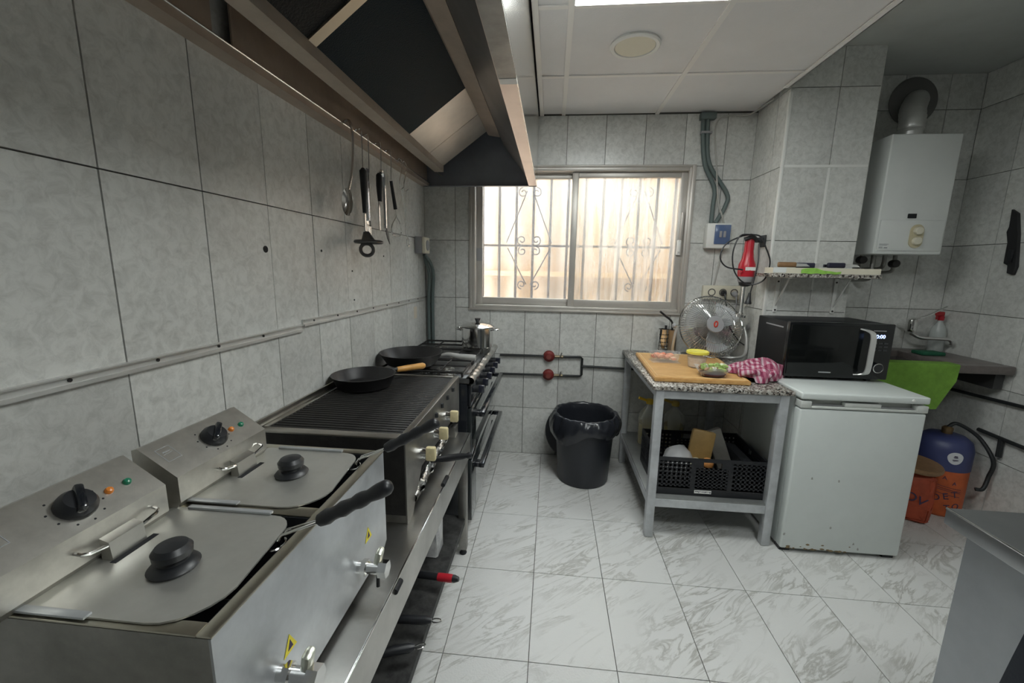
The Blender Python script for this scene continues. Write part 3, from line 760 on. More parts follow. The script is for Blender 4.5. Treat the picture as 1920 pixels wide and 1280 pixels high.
def fryer_side(y0, k):
    # control box with a sloping face
    bw = .254
    cb_ = B(); cb_.prism([(-.815, y0, .909), (-.735, y0, .909), (-.722, y0, .925), (-.722, y0, .979), (-.802, y0, 1.034), (-.815, y0, 1.030)], (0, bw, 0))
    bx = cb_.obj('control_box', mat('control_box_steel', (.60, .58, .53), .36, .85, var=.16, vscale=30), fr, smooth=False)
    nrm = Vector((.055, 0, .08)).normalized(); sl_ = Vector((-.08, 0, .055)).normalized()
    def top(d, y): return Vector((-.722, y, .979)) + sl_ * d
    c = top(.044, y0 + .134)
    B().lathe([(.027, 0), (.0275, .005), (.026, .012), (.020, .020), (.006, .021)], c, 28, axis=nrm).obj('dial', M_BLACK, bx)
    fr_ = Matrix((sl_, Vector((0, 1, 0)), sl_.cross(Vector((0, 1, 0))))).transposed().to_4x4()
    B().obox(c + nrm * .019, (.050, .013, .018), fr_ @ Matrix.Rotation(.5 + k * .4, 4, 'Z'), .004).obj('dial_grip', M_BLACKG, bx)
    for i in range(9):
        a = .6 + i * .62; q = top(.044 + .036 * math.cos(a), c.y + .036 * math.sin(a))
        B().cyl(q - nrm * .001, q + nrm * .0006, .0018, seg=6).obj('dial_mark', M_BLACKM, bx)
    for (yy, mm, nm) in ((y0 + .184, M_ORANGEL, 'amber_lamp'), (y0 + .215, M_GREENL, 'green_lamp')):
        B().lathe([(.0065, 0), (.0065, .003), (.005, .006), (.001, .0075)], top(.042, yy), 14, axis=nrm).obj(nm, mm, bx)
    b = B()
    for (dd, dy, sd, sy) in ((-.018, 0, .0012, .03), (.018, 0, .0012, .03), (0, -.015, .036, .0012), (0, .015, .036, .0012), (.006, 0, .0025, .016), (.001, 0, .0012, .02)):
        b.obox(top(.058 + dd, y0 + .033 + dy), (sd, sy, .0012), fr_)
    b.obj('rating_plate', M_TXT, bx)
    # lid
    ly0, ly1 = y0 + .028, y0 + .285
    pts = []
    x0, x1 = -.748, FX - .028
    for (cx, cy, r, a0) in ((x1 - .06, ly1 - .05, .045, 0), (x0 + .02, ly1 - .02, .02, PI / 2), (x0 + .02, ly0 + .02, .02, PI), (x1 - .075, ly0 + .075, .075, 1.5 * PI)):
        for i in range(7):
            a = a0 + PI / 2 * i / 6; pts.append((cx + r * math.cos(a), cy + r * math.sin(a), FZ + .005))
    ld = B().prism(pts, (0, 0, .003)).obj('lid', mat('lid_steel', (.62, .615, .58), .42, .8, var=.14, vscale=7, rvar=.08), fr, smooth=False)
    B().box((x0 + .04, ly1 - .006, FZ + .008), (x1 - .07, ly1 + .004, FZ + .013), .001).obj('lid_edge', M_STEELB, ld)
    B().box((x0, ly0 - .006, FZ + .008), (x1 - .16, ly0 + .006, FZ + .012), .001).obj('lid_edge', M_STEELB, ld)
    kc = Vector((-.592, y0 + (.130 if k == 0 else .158), FZ + .008))
    B().lathe([(.034, 0), (.036, .004), (.030, .011), (.022, .013), (.020, .018), (.027, .022), (.028, .032), (.022, .040), (.004, .044)], kc, 30).obj('lid_knob', M_BLACK, ld)
    # heating element cover on the control box
    yc = y0 + .160
    b = B(); b.prism([(-.722, yc - .029, .951), (-.705, yc - .029, .945), (-.702, yc - .029, .9135), (-.722, yc - .029, .9135)], (0, .058, 0)); b.obj('element_bracket', M_STEEL, fr, smooth=False)
    b = B(); b.box((-.703, yc - .034, FZ + .0078), (-.692, yc + .042, FZ + .0086)); b.obj('lid_cutout', M_BLACKM, ld)
    for s_ in (-1, 1):
        b = B(); b.tube([(-.7215, yc + s_ * .064, .950), (-.712, yc + s_ * .063, .948), (-.707, yc + s_ * .056, .946), (-.708, yc + s_ * .028, .940)], .0032, 8); b.obj('wire_loop', M_CHROME, fr)
fryer_side(.411, 0); fryer_side(.691, 1)
for (px, py) in ((543, 1205), (690, 1000)):
    p = atX(px, py, FX)
    B().prism([(FX + .0006, p.y - .018, p.z - .016), (FX + .0006, p.y + .018, p.z - .016), (FX + .0006, p.y, p.z + .018)], (.0006, 0, 0)).obj('warning_label', M_STICK, fr)
    B().prism([(FX + .0013, p.y - .007, p.z - .01), (FX + .0013, p.y + .007, p.z - .01), (FX + .0013, p.y, p.z + .008)], (.0004, 0, 0)).obj('warning_mark', M_INK, fr)
for (px, py) in ((672, 1062), (524, 1262)):
    p = atX(px, py, FX)
    v = B().cyl((FX, p.y, p.z), (FX + .06, p.y, p.z), .0135, seg=16); v.cyl((FX + .010, p.y, p.z), (FX + .022, p.y, p.z), .019, seg=6)
    v.cyl((FX + .052, p.y, p.z), (FX + .072, p.y, p.z), .02, seg=6)
    vo = v.obj('drain_valve', M_CHROME, fr)
    B().obox((FX + .048, p.y + .006, p.z + .022), (.016, .024, .062), (.25, .3, 0), .006).obj('valve_lever', mat('lever_steel', (.70, .72, .62), .3, .9), vo)
    B().cyl((FX + .046, p.y + .004, p.z - .012), (FX + .046, p.y + .002, p.z - .05), .0045, seg=8).obj('outlet', M_BLACK, vo)
# frying baskets
for (yb_, lab) in ((.63, 'wire frying basket in the near fryer with a long black grip'), (.928, 'wire frying basket in the far fryer with a long black grip')):
    bk = thing('frying_basket', lab, 'frying basket', (-.56, yb_, .72), 'frying baskets in the double fryer')
    b = B()
    for s_ in (-.008, .008):
        b.tube([(-.470, yb_ + s_, .80), (-.470, yb_ + s_, .912), (-.462, yb_ + s_, .924), (-.398, yb_ + s_ * .5, .951)], .0026, 8)
    b.tube([Vector((-.478 + .016 * math.cos(t / 16 * 2 * PI), yb_ - .006 + .02 * math.sin(t / 16 * 2 * PI), .903)) for t in range(16)], .0024, 6, closed=True)
    for z in (.74, .80, .86):
        b.tube([(-.72, yb_ - .09, z), (-.47, yb_ - .09, z), (-.47, yb_ + .03, z), (-.72, yb_ + .03, z)], .002, 6, closed=True)
    b.obj('wire', M_CHROME, bk)
    d = Vector((.135, 0, .078)); p0 = Vector((-.398, yb_, .951)); L_ = d.length; d.normalize()
    prof = [(.004, 0), (.0115, .006)]
    for i in range(12): prof.append((.0125 + .0016 * math.sin(i * 1.9), .012 + i * (L_ - .022) / 12))
    prof += [(.0135, L_ - .006), (.010, L_), (.003, L_ + .003)]
    B().lathe(prof, p0, 16, axis=d).obj('grip', M_BLACK, bk)

# ------------------------------------------------------------------ char grill
GX0, GX1, GY0, GY1, GZ = XL + .018, -.418, 1.125, 1.850, .893
gl_ = thing('char_grill', 'gas char grill with black cooking bars and yellowed knobs', 'grill', (-.66, 1.48, BZ))
b = B()
b.prism([(GX1, GY0, GZ - .006), (GX1, GY1, GZ - .006), (GX1, GY1, BZ + .09), (GX1, GY1 - .10, BZ + .09), (GX1, GY1 - .16, BZ + .12), (GX1, GY0 + .15, BZ + .12), (GX1, GY0 + .05, BZ), (GX1, GY0, BZ)], (-.004, 0, 0))
b.obj('front_panel', M_STEELD, gl_, smooth=False)
b = B(); b.box((GX0, GY0, BZ + .03), (GX1 - .004, GY0 + .003, GZ - .006)); b.box((GX0, GY1 - .003, BZ + .03), (GX1 - .004, GY1, GZ - .006)); b.box((GX0, GY0 + .003, BZ + .03), (GX0 + .003, GY1 - .003, GZ - .006)); b.box((GX0 + .003, GY0 + .003, .70), (GX1 - .004, GY1 - .003, .704))
b.obj('body', M_IRON, gl_, smooth=False)
for (x, y) in ((GX1 - .075, GY0 + .004), (GX1 - .075, GY1 - .06), (GX0, GY0 + .004), (GX0, GY1 - .06)):
    B().box((x, y, BZ), (x + .07, y + .055, BZ + .05), .002).obj('leg', M_STEELD, gl_)
b = B(); f = .024
b.box((GX1 - f, GY0, GZ - .008), (GX1 + .001, GY1, GZ), .002); b.box((GX0, GY0, GZ - .008), (GX1 - f, GY0 + f + .01, GZ), .002)
b.box((GX0, GY1 - f, GZ - .008), (GX1 - f, GY1, GZ), .002); b.box((GX0, GY0 + f, GZ - .008), (GX0 + f, GY1 - f, GZ), .002)
b.box((GX0 - .004, GY0, GZ), (GX0 + .004, GY1, GZ + .022), .001)
b.obj('top_frame', mat('frame_steel', (.50, .48, .44), .36, 1.0, var=.25, vscale=9), gl_)
nb = 34
barm = None
for i in range(nb):
    y = GY0 + .045 + (GY1 - GY0 - .085) * i / (nb - 1)
    if barm is None:
        o = B().box((GX0 + f, -.0055, -.006), (GX1 - f, .0055, .004), .0025, 1).obj('grill_bar', M_IRON, gl_); barm = o.data
    else:
        o = bpy.data.objects.new('grill_bar', barm); COL.objects.link(o); attach(o, gl_)
    o.location = (0, y, GZ - .006)
for (px, py) in ((850, 780), (830, 812), (806, 850)):
    p = atX(px, py, GX1 + .03)
    kb = B().cyl((GX1, p.y, p.z), (GX1 + .02, p.y, p.z), .019, .016, 20).obj('knob_base', M_CHROME, gl_)
    B().obox((GX1 + .034, p.y, p.z), (.034, .022, .048), (0, 0, 0), .006).obj('knob', M_KNOB, gl_)
for i, (px, py) in enumerate(((848, 730), (838, 745), (828, 760), (817, 778), (803, 803))):
    p = atX(px, py, GX1)
    B().tube([(GX1 + .0006, p.y, p.z - .008), (GX1 + .0006, p.y, p.z + .008)], .0085, 10).obj('vent_hole', M_BLACKM, gl_)
# foil-wrapped drip tray and its lever
def foil_fn(u, v):
    y = 1.20 + u * .42; a = v * 2 * PI
    r = .018 + .006 * math.sin(u * 37 + v * 9) * math.sin(u * 11)
    return (GX1 - .012 + r * math.cos(a) * 1.1, y, BZ + .045 + .04 * u + r * math.sin(a))
b = B(); b.grid(foil_fn, 40, 10); b.obj('foil_tray_edge', M_FOIL, gl_)
b = B(); b.tube(spline([(GX1 - .02, 1.44, .70), (GX1 + .03, 1.40, .712), (GX1 + .06, 1.37, .72), (GX1 + .135, 1.36, .735)], 6), .0, 12, radii=None) if 0 else b.lathe([(.008, 0), (.014, .01), (.011, .03), (.0135, .07), (.012, .12), (.009, .135), (.0125, .145), (.009, .155)], (GX1 - .005, 1.40, .690), 14, axis=(.155, 0, .03)); b.obj('tray_lever', M_BLACK, gl_)

# frying pan with an orange wooden handle, on the grill
def frying_pan(name, label, c, rb, rt, h, m, grp=None):
    p = thing(name, label, 'frying pan', c, grp)
    B().lathe([(.0, .0), (rb, 0), (rb + .008, .004), (rt, h), (rt + .003, h + .002), (rt - .002, h + .002), (rb + .003, .010), (rb - .004, .005), (0, .005)], c, 44, cap0=False, cap1=False).obj('pan', m, p)
    return p
M_PAN = mat('black_pan', (.03, .029, .03), .42, .3, var=.3, vscale=20)
c1 = Vector((-.775, 1.628, GZ))
p1 = frying_pan('frying_pan', 'black frying pan with an orange wooden handle on the grill bars', c1, .10, .128, .052, M_PAN)
d = Vector((.125, .145, -.004)).normalized(); q = c1 + Vector((0, 0, .05)) + d * .125
B().tube([q, q + d * .03 + Vector((0, 0, .002))], .009, 10).obj('handle_socket', M_PAN, p1)
B().lathe([(.008, 0), (.0125, .006), (.0135, .05), (.0145, .10), (.015, .135), (.010, .145)], q + d * .025, 16, axis=d).obj('handle', M_WOODH, p1)

# ------------------------------------------------------------------ gas stove
SX, SY0, SY1, SZ = -.372, 1.965, 2.865, .852
st = thing('gas_stove', 'black freestanding gas stove with two oven doors under the hood', 'stove', (-.65, 2.4, 0))
b = B(); b.box((XL + .02, SY0, .06), (SX - .03, SY1, SZ - .03), .004); b.box((XL + .04, SY0 + .02, 0), (SX - .05, SY1 - .02, .06)); b.obj('body', M_BLACKG, st)
B().box((XL + .012, SY0 - .004, SZ - .03), (SX - .02, SY1 + .004, SZ), .008).obj('cooktop', mat('cooktop_steel', (.10, .10, .10), .28, .6), st)
def rimf(u, v):
    a = v * 2 * PI; r = .022 + .003 * math.sin(u * 60) * math.sin(u * 23)
    return (SX - .018 + r * 1.1 * math.cos(a), SY0 - .003 + u * (SY1 - SY0 + .006), SZ - .013 + r * .9 * math.sin(a))
b = B(); b.grid(rimf, 60, 12); b.obj('front_rim', mat('worn_foil_rim', (.62, .60, .57), .25, 1.0, var=.3, vscale=20, bump=.4, bscale=60), st)
B().box((SX - .03, SY0 + .004, .70), (SX - .012, SY1 - .004, SZ - .035), .004).obj('control_panel', M_BLACKG, st)
for i in range(6):
    y = SY0 + .10 + i * .135
    kb = B().cyl((SX - .012, y, .77), (SX + .012, y, .77), .020, seg=18); kb = kb.obj('knob_base', M_BLACK, st)
    B().obox((SX + .026, y, .77), (.03, .022, .04), (0, 0, 0), .004).obj('knob', mat('dark_knob', (.02, .022, .035), .25, coat=.6), st)
for (z0, z1) in ((.42, .69), (.07, .41)):
    dr = B().box((SX - .03, SY0 + .006, z0), (SX - .008, SY1 - .006, z1), .004).obj('oven_door', mat('oven_glass', (.03, .035, .036), .06, coat=1.0), st)
    hz = z1 - .035
    b = B(); b.box((SX + .024, SY0 + .03, hz - .013), (SX + .052, SY1 - .06, hz + .013), .004)
    for y in (SY0 + .05, SY1 - .08): b.box((SX - .008, y - (.018 if y < 2.2 else 0), hz - .012), (SX + .026, y + .03, hz + .012), .003)
    b.obj('handle', M_BLACKG, dr)
    B().box((SX - .0085, SY0 + .12, z0 + .03), (SX - .0072, SY1 - .12, z1 - .07), 0).obj('window', mat('oven_window', (.01, .012, .013), .03, coat=1.0), dr)
# grates and burners
for k, (yc) in enumerate((2.12, 2.415, 2.71)):
    b = B()
    x0, x1, ya, yb = XL + .05, SX - .06, yc - .135, yc + .135; z = SZ + .022
    b.tube([(x0, ya, z), (x1, ya, z), (x1, yb, z), (x0, yb, z)], .006, 6, closed=True)
    b.tube([(x0, yc, z), (x1, yc, z)], .005, 6)
    for x in (x0 + .12, x1 - .12): b.tube([(x, ya, z), (x, yb, z)], .005, 6)
    for x in (x0, x1):
        for y in (ya, yb): b.cyl((x, y, SZ - .001), (x, y, z), .006, seg=8)
    b.obj('grate', M_IRON, st)
    for x in (x0 + .12, x1 - .12):
        b = B(); b.lathe([(.05, 0), (.048, .006), (.03, .008), (.03, .013), (.02, .015)], (x, yc, SZ), 24); b.obj('burner', M_STEELD, st)
for (y0_, x0_, x1_) in ((1.985, -.55, -.47), (2.0, -.65, -.57)):
    def ff(u, v, x0_=x0_, x1_=x1_, y0_=y0_): return (x0_ + u * (x1_ - x0_), y0_ + v * .10, SZ + .004 + .004 * math.sin(u * 9 + v * 17) * math.sin(v * 23 + u * 5))
    b = B(); b.sheet(ff, 16, 16, .001); b.obj('foil_liner', M_FOIL, st)

# wide pan on the near burner with a steel handle
c2 = Vector((-.735, 2.115, SZ + .028))
p2 = frying_pan('frying_pan', 'wide black pan with a steel handle on the nearest stove burner', c2, .12, .165, .062, M_PAN)
b = B(); b.tube(spline([c2 + Vector((.16, .01, .05)), c2 + Vector((.20, .012, .055)), c2 + Vector((.26, .014, .045)), c2 + Vector((.345, .016, .04))], 5), .0, 10, radii=[.007 + .009 * min(1, i / 12) for i in range(16)]); b.obj('handle', M_ALU, p2)
# stock pot
c3 = Vector((-.475, 2.66, SZ + .028))
po = thing('stock_pot', 'shiny steel pot with a lid on the far stove burner', 'pot', c3)
B().lathe([(0, 0), (.098, 0), (.103, .006), (.103, .128), (.108, .131), (.100, .131), (.099, .008), (0, .006)], c3, 40, cap0=False, cap1=False).obj('pot_body', M_CHROME, po)
B().lathe([(.109, .132), (.111, .136), (.085, .150), (.04, .158), (.0, .160)], c3, 40, cap1=False).obj('lid', M_CHROME, po)
B().lathe([(.010, .158), (.011, .164), (.019, .182), (.020, .186), (.006, .188)], c3, 20).obj('lid_knob', M_BLACK, po)
for s_ in (-1, 1):
    B().tube(spline([c3 + Vector((s_ * .100, -.035, .112)), c3 + Vector((s_ * .135, -.028, .118)), c3 + Vector((s_ * .142, 0, .12)), c3 + Vector((s_ * .135, .028, .118)), c3 + Vector((s_ * .100, .035, .112))], 5), .0055, 8).obj('handle', M_CHROME, po)

# things on the lower shelf of the bench
def shelf_pan(px, py, z, lab, m, loop=True, L_=.17, r=.115, red=False, dy=0.0):
    e = atZ(px, py, z)
    c = Vector((e.x - L_ - r - .03, e.y + dy, .20))
    p = frying_pan('frying_pan', lab, c, r - .02, r, .045, M_PAN, None)
    a = Vector((c.x + r - .005, e.y + dy, .245)); dd = (e - a)
    L2 = dd.length; dd.normalize()
    B().lathe([(.007, 0), (.009, .03), (.013, .05), (.0135, L2 - .02), (.008, L2 - .004)], a, 12, axis=dd).obj('handle', m, p)
    if red:
        B().lathe([(.0142, 0), (.0148, .01), (.0148, .05), (.0135, .058)], a + dd * (L2 - .085), 12, axis=dd).obj('red_grip', M_RED, p)
    elif loop:
        B().tube([e + dd * (.012 + .016 * math.cos(t / 14 * 2 * PI)) + Vector((0, .008 * math.sin(t / 14 * 2 * PI), 0)) for t in range(14)], .0022, 6, closed=True).obj('hanging_loop', M_CHROME, p)
shelf_pan(862, 1086, .262, 'dark frying pan with a red and black handle on the bench lower shelf', M_BLACK, red=True, L_=.19, dy=.03)
shelf_pan(812, 1163, .26, 'dark frying pan with a steel hanging loop on the bench lower shelf', M_BLACK, r=.088, L_=.2)
shelf_pan(780, 1212, .255, 'nearest dark frying pan with a ring-ended handle on the bench lower shelf', M_BLACK, L_=.22, r=.07, dy=-.075)
e = atZ(826, 1035, .20)
fp = thing('flour_packet', 'crumpled white printed paper packet on the bench lower shelf', 'packet', (e.x - .05, e.y, .20))
b = B(); b.box((e.x - .10, e.y - .04, .20), (e.x + .0, e.y + .05, .34), .012, 2)
for v in b.bm.verts: v.co += Vector((random.uniform(-.005, .005), random.uniform(-.005, .005), 0))
b.obj('bag', M_NEWS, fp)
b = B(); b.box((e.x - .09, e.y - .028, .338), (e.x - .012, e.y + .036, .352), .006); b.obj('folded_top', M_NEWS, fp)

# ------------------------------------------------------------------ back wall fittings
gp = thing('gas_pipe', 'black gas pipe loop with two red regulators on the back wall', 'gas pipe', (.0, YB - .03, .6))
py_ = YB - .020
b = B()
za, zb, zm = .765, .628, .705
b.tube([(-.36, py_, za), (-.03, py_, za + .004)], .008, 8); b.tube([(.10, py_, za + .004), (.225, py_, za + .006), (.238, py_, za - .006), (.238, py_, zb + .012), (.225, py_, zb + .002), (.10, py_, zb)], .008, 8)
b.tube([(-.36, py_, zb - .004), (-.03, py_, zb)], .008, 8)
b.tube([(.238, py_, zm), (.60, py_, zm - .008), (1.25, py_, zm - .02)], .008, 8)
b.obj('pipe', M_PIPE, gp)
for z in (za + .003, zb + .001):
    rg = B().lathe([(.012, -.022), (.040, -.018), (.042, -.004), (.036, .004), (.036, .012), (.024, .02), (.02, .03), (.004, .032)], (-.002, py_, z), 24, axis=(0, -1, 0)).obj('regulator', M_REDM, gp)
    B().cyl((-.002, py_ - .03, z), (-.002, py_ - .036, z), .017, seg=16).obj('cap', mat('dull_red', (.22, .05, .04), .6), rg)
    B().cyl((.04, py_, z), (.10, py_, z), .0105, seg=8).obj('union', mat('dull_brass', (.25, .2, .13), .4, .8), gp)
    B().obox((.085, py_ - .012, z + .016), (.010, .01, .034), (0, .3, 0), .003).obj('valve_lever', M_STEELD, gp)

eb = thing('breaker_box', 'small white breaker box with a smoked blue cover on the back wall', 'breaker box', (1.08, YB, 1.55))
B().box((1.003, YB - .065, 1.545), (1.155, YB - .001, 1.706), .008).obj('housing', M_WHITEP, eb)
B().box((1.05, YB - .073, 1.572), (1.148, YB - .064, 1.695), .003).obj('cover', M_BLUEW, eb)
for x in (1.085, 1.11): B().box((x - .008, YB - .079, 1.615), (x + .008, YB - .072, 1.655), .002).obj('breaker', M_GREYP, eb)
cd = thing('wall_conduits', 'two bent grey conduits from the ceiling to the breaker box', 'conduit', (.98, YB - .02, 1.71))
for (dx, mid) in ((-.014, 1.035), (.014, 1.115)):
    B().tube(spline([(.94 + dx, YB - .022, ZC - .005), (.945 + dx, YB - .022, 2.27), (.975 + dx, YB - .022, 2.08), (mid, YB - .022, 1.93 if mid < 1.1 else 1.90), (mid + .002, YB - .022, 1.82), (1.05 + dx, YB - .024, 1.71)], 8), .0135, 10).obj('conduit', M_CONDUIT, cd)
B().box((.905, YB - .045, 2.345), (1.0, YB - .002, ZC - .006), .004).obj('bracket', M_CONDUIT, cd)
B().box((.918, YB - .038, 2.262), (.985, YB - .002, 2.275)).obj('clip', M_GREYP, cd)
wc = tag(B().tube(spline([(1.235, 2.72, ZC - .012), (1.2, YB - .03, ZC - .02), (1.08, YB - .02, ZC - .022), (1.0, YB - .04, 2.30), (1.03, YB - .042, 2.05), (1.06, YB - .042, 1.85), (1.10, YB - .04, 1.74), (1.135, YB - .02, 1.66), (1.135, YB - .012, 1.58), (1.10, YB - .008, 1.30)], 8), .005, 8).obj('white_cable', M_CABLE), 'thin pale cable following the grey conduits down the back wall', 'cable')
tr = thing('triple_socket', 'cream triple power socket on the back wall above the fan', 'socket', (1.155, YB, 1.2))
B().box((1.025, YB - .032, 1.208), (1.283, YB - .001, 1.302), .006).obj('plate', M_CREAM, tr)
for i, x in enumerate((1.082, 1.155, 1.228)):
    fc = B().lathe([(.025, .0), (.025, .003), (.019, .003), (.018, -.004)], (x, YB - .031, 1.256), 24, axis=(0, -1, 0)).obj('socket_ring', mat('dark_socket', (.12, .11, .10), .5), tr)
pl = thing('power_plugs', 'black plug and cord in the middle of the triple socket', 'plug', (1.155, YB - .035, 1.256))
B().lathe([(.018, 0), (.018, .02), (.01, .034)], (1.155, YB - .035, 1.256), 14, axis=(0, -1, -.25)).obj('plug_body', M_BLACK, pl)
B().tube(spline([(1.155, YB - .066, 1.25), (1.158, YB - .08, 1.21), (1.175, YB - .09, 1.12), (1.20, YB - .09, 1.03), (1.245, YB - .13, .95), (1.255, YB - .2, .93)], 7), .004, 8).obj('cord', M_BLACK, pl)
pl = thing('power_plugs', 'grey plug and cord at the right end of the triple socket', 'plug', (1.228, YB - .035, 1.256))
B().lathe([(.018, 0), (.018, .016), (.008, .04)], (1.228, YB - .035, 1.252), 14, axis=(0, -1, -.5)).obj('plug_body', M_GREYP, pl)
B().tube(spline([(1.228, YB - .068, 1.235), (1.23, YB - .075, 1.19), (1.222, YB - .08, 1.08), (1.2, YB - .07, .98), (1.19, YB - .06, .842)], 7), .0038, 8).obj('cord', M_GREYP, pl)

# ------------------------------------------------------------------ rubbish bin
BC = Vector((.252, 2.655, 0))
bn = thing('rubbish_bin', 'round black rubbish bin lined with a black bag, under the window', 'bin', BC)
B().lathe([(0, .0), (.160, 0), (.168, .012), (.196, .44), (.204, .445), (.204, .455), (.190, .455), (.160, .02), (0, .014)], BC, 44, cap0=False, cap1=False).obj('bin_body', mat('bin_plastic', (.02, .023, .03), .42), bn)
def liner(u, v):
    a = u * 2 * PI; w_ = math.sin(a * 7 + 1 + 3 * v) * .5 + math.sin(a * 13 + 2.2 - 5 * v) * .4 + math.sin(a * 23 + 9 * v) * .35
    droop = .125 + .035 * math.sin(a * 2 + .6) + .02 * math.sin(a * 5)
    if v < .35:
        t = v / .35; r = .150 + .036 * t; z = .10 + .36 * t; r -= .004 * abs(w_) * (1 - t)
    elif v < .5:
        t = (v - .35) / .15; r = .186 + .026 * t; z = .462 + .007 * math.sin(t * PI) + .004 * w_
    else:
        t = (v - .5) / .5; r = .213 + .010 * t + .012 * w_ * t + .016 * math.sin(t * PI + .5 * w_) ; z = .46 - droop * t + .005 * w_ * t
    return (BC.x + r * math.cos(a), BC.y + r * math.sin(a), z)
b = B(); b.grid(liner, 120, 26); bmesh.ops.remove_doubles(b.bm, verts=b.bm.verts, dist=.0003); b.obj('bin_liner', M_BAG, bn, ang=80)
bl = thing('bin_lid', 'round black bin lid leaning on the wall behind the rubbish bin', 'lid', (.19, 2.90, 0))
B().lathe([(.0, .0), (.205, 0), (.21, .004), (.205, .012), (.19, .015), (.05, .020), (.0, .021)], (.200, 2.918, .219), 40, axis=(0, -1, .22), cap0=False, cap1=False).obj('lid_disc', mat('lid_plastic', (.012, .013, .016), .4), bl)

# ------------------------------------------------------------------ work table
TX0, TX1, TY0, TY1, TZ = .518, 1.186, 2.035, 2.955, .834
wt = thing('work_table', 'galvanised steel work table with a speckled granite top', 'table', (.85, 2.5, 0))
B().box((TX0, TY0, TZ - .022), (TX1, TY1, TZ), .003).obj('granite_top', M_GRANITE, wt)
lg = .042
legs = ((TX0 + .018, TY0 + .008), (TX1 - .06, TY0 + .008), (TX0 + .018, TY1 - .06), (TX1 - .06, TY1 - .06))
for (x, y) in legs: B().box((x, y, .002), (x + lg, y + lg, TZ - .022), .003).obj('leg', M_TUBE, wt)
for y in (TY0 + .012, TY1 - .056): B().box((TX0 + .018 + lg, y, TZ - .066), (TX1 - .06, y + .034, TZ - .023), .002).obj('top_rail', M_TUBE, wt)
for x in (TX0 + .022, TX1 - .056): B().box((x, TY0 + .05, TZ - .066), (x + .034, TY1 - .06, TZ - .023), .002).obj('top_rail', M_TUBE, wt)
for y in (TY0 + .012, TY1 - .056): B().box((TX0 + .018 + lg, y, .178), (TX1 - .06, y + .034, .222), .002).obj('shelf_rail', M_TUBE, wt)
for x in (TX0 + .022, TX1 - .056): B().box((x, TY0 + .05, .178), (x + .034, TY1 - .06, .222), .002).obj('shelf_rail', M_TUBE, wt)
B().box((TX0 + .024, TY0 + .016, .222), (TX1 - .026, TY1 - .02, .232), .001).obj('shelf_panel', mat('shelf_sheet', (.36, .37, .36), .45, .7, var=.2, vscale=8), wt)

# cutting board
cbd = thing('cutting_board', 'large wooden cutting board on the granite top', 'cutting board', (.78, 2.45, TZ))
def quad(z): return [(.541, 2.118, z), (1.012, 2.108, z), (1.075, 2.755, z), (.572, 2.765, z)]
q0 = quad(TZ + .001); b = B(); b.prism(q0, (0, 0, .022)); bmesh.ops.bevel(b.bm, geom=list(b.bm.edges), offset=.004, segments=2, affect='EDGES'); b.obj('board', M_WOOD, cbd)
cen = sum((Vector(p) for p in q0), Vector()) / 4
b = B(); pts = [cen + (Vector(p) - cen) * .92 + Vector((0, 0, .0222)) for p in q0]
b.tube(pts, .004, 6, closed=True); b.obj('juice_groove', mat('pale_groove', (.74, .52, .26), .5), cbd)
BZT = TZ + .0235

# plastic box of tomato pieces
def food_box():
    t = thing('food_box', 'clear plastic box of tomato and pepper pieces on the cutting board', 'food box', (.69, 2.52, BZT))
    b = B(); b.box((.610, 2.462, BZT), (.775, 2.572, BZT + .002), .001)
    c = Vector((.692, 2.517, BZT))
    def ring(sx, sy, z, n=40):
        out = []
        for i in range(n):
            a = 2 * PI * i / n; ca, sa = math.cos(a), math.sin(a)
            k = 3.2
            out.append(b.bm.verts.new((c.x + sx * abs(ca) ** (2 / k) * (1 if ca >= 0 else -1), c.y + sy * abs(sa) ** (2 / k) * (1 if sa >= 0 else -1), c.z + z)))
        return out
    rs = [ring(.078, .052, .003), ring(.086, .058, .05), ring(.092, .064, .052), ring(.092, .064, .055), ring(.084, .056, .053), ring(.076, .05, .005)]
    for i in range(len(rs) - 1):
        n = len(rs[i])
        for k in range(n): b.bm.faces.new((rs[i][k], rs[i][(k + 1) % n], rs[i + 1][(k + 1) % n], rs[i + 1][k]))
    b.obj('tub', M_CLEAR, t)
    rnd = random.Random(3)
    for i in range(16):
        p = (c.x + rnd.uniform(-.058, .058), c.y + rnd.uniform(-.034, .034), c.z + .020 + rnd.uniform(0, .022))
        B().blob(p, .019, 1, .15, (1.1, 1, .7), i).obj('food_piece', M_TOM, t)
food_box()
tb = thing('plastic_tub', 'round clear tub with a yellow lid on the cutting board', 'tub', (.845, 2.385, BZT))
tc_ = Vector((.838, 2.392, BZT))
B().lathe([(0, 0), (.044, 0), (.047, .004), (.055, .082), (.0545, .082), (.045, .005), (0, .003)], tc_, 32, cap0=False, cap1=False).obj('tub', M_CLEAR, tb)
B().lathe([(.0, .005), (.044, .006), (.049, .055), (.03, .062), (0, .06)], tc_, 28, cap0=False, cap1=False).obj('contents', mat('tub_contents', (.55, .40, .28), .5, col2=(.70, .62, .50), vscale=30), tb)
B().lathe([(0, .086), (.052, .086), (.058, .080), (.060, .080), (.060, .092), (.056, .095), (.050, .091), (0, .091)], tc_, 36, cap0=False, cap1=False).obj('lid', M_YELLOW, tb)
sl = thing('salad_pack', 'opened plastic pack of salad leaves at the board front', 'salad pack', (.85, 2.20, BZT))
def pack(u, v):
    a = u * 2 * PI; r = .055 + .030 * v + .006 * math.sin(a * 5 + 1) * v
    return (.852 + r * 1.05 * math.cos(a), 2.195 + r * .78 * math.sin(a), BZT + .002 + .042 * v + .010 * math.sin(a * 3) * v)
b = B(); b.grid(pack, 40, 6); bmesh.ops.remove_doubles(b.bm, verts=b.bm.verts, dist=.0002)
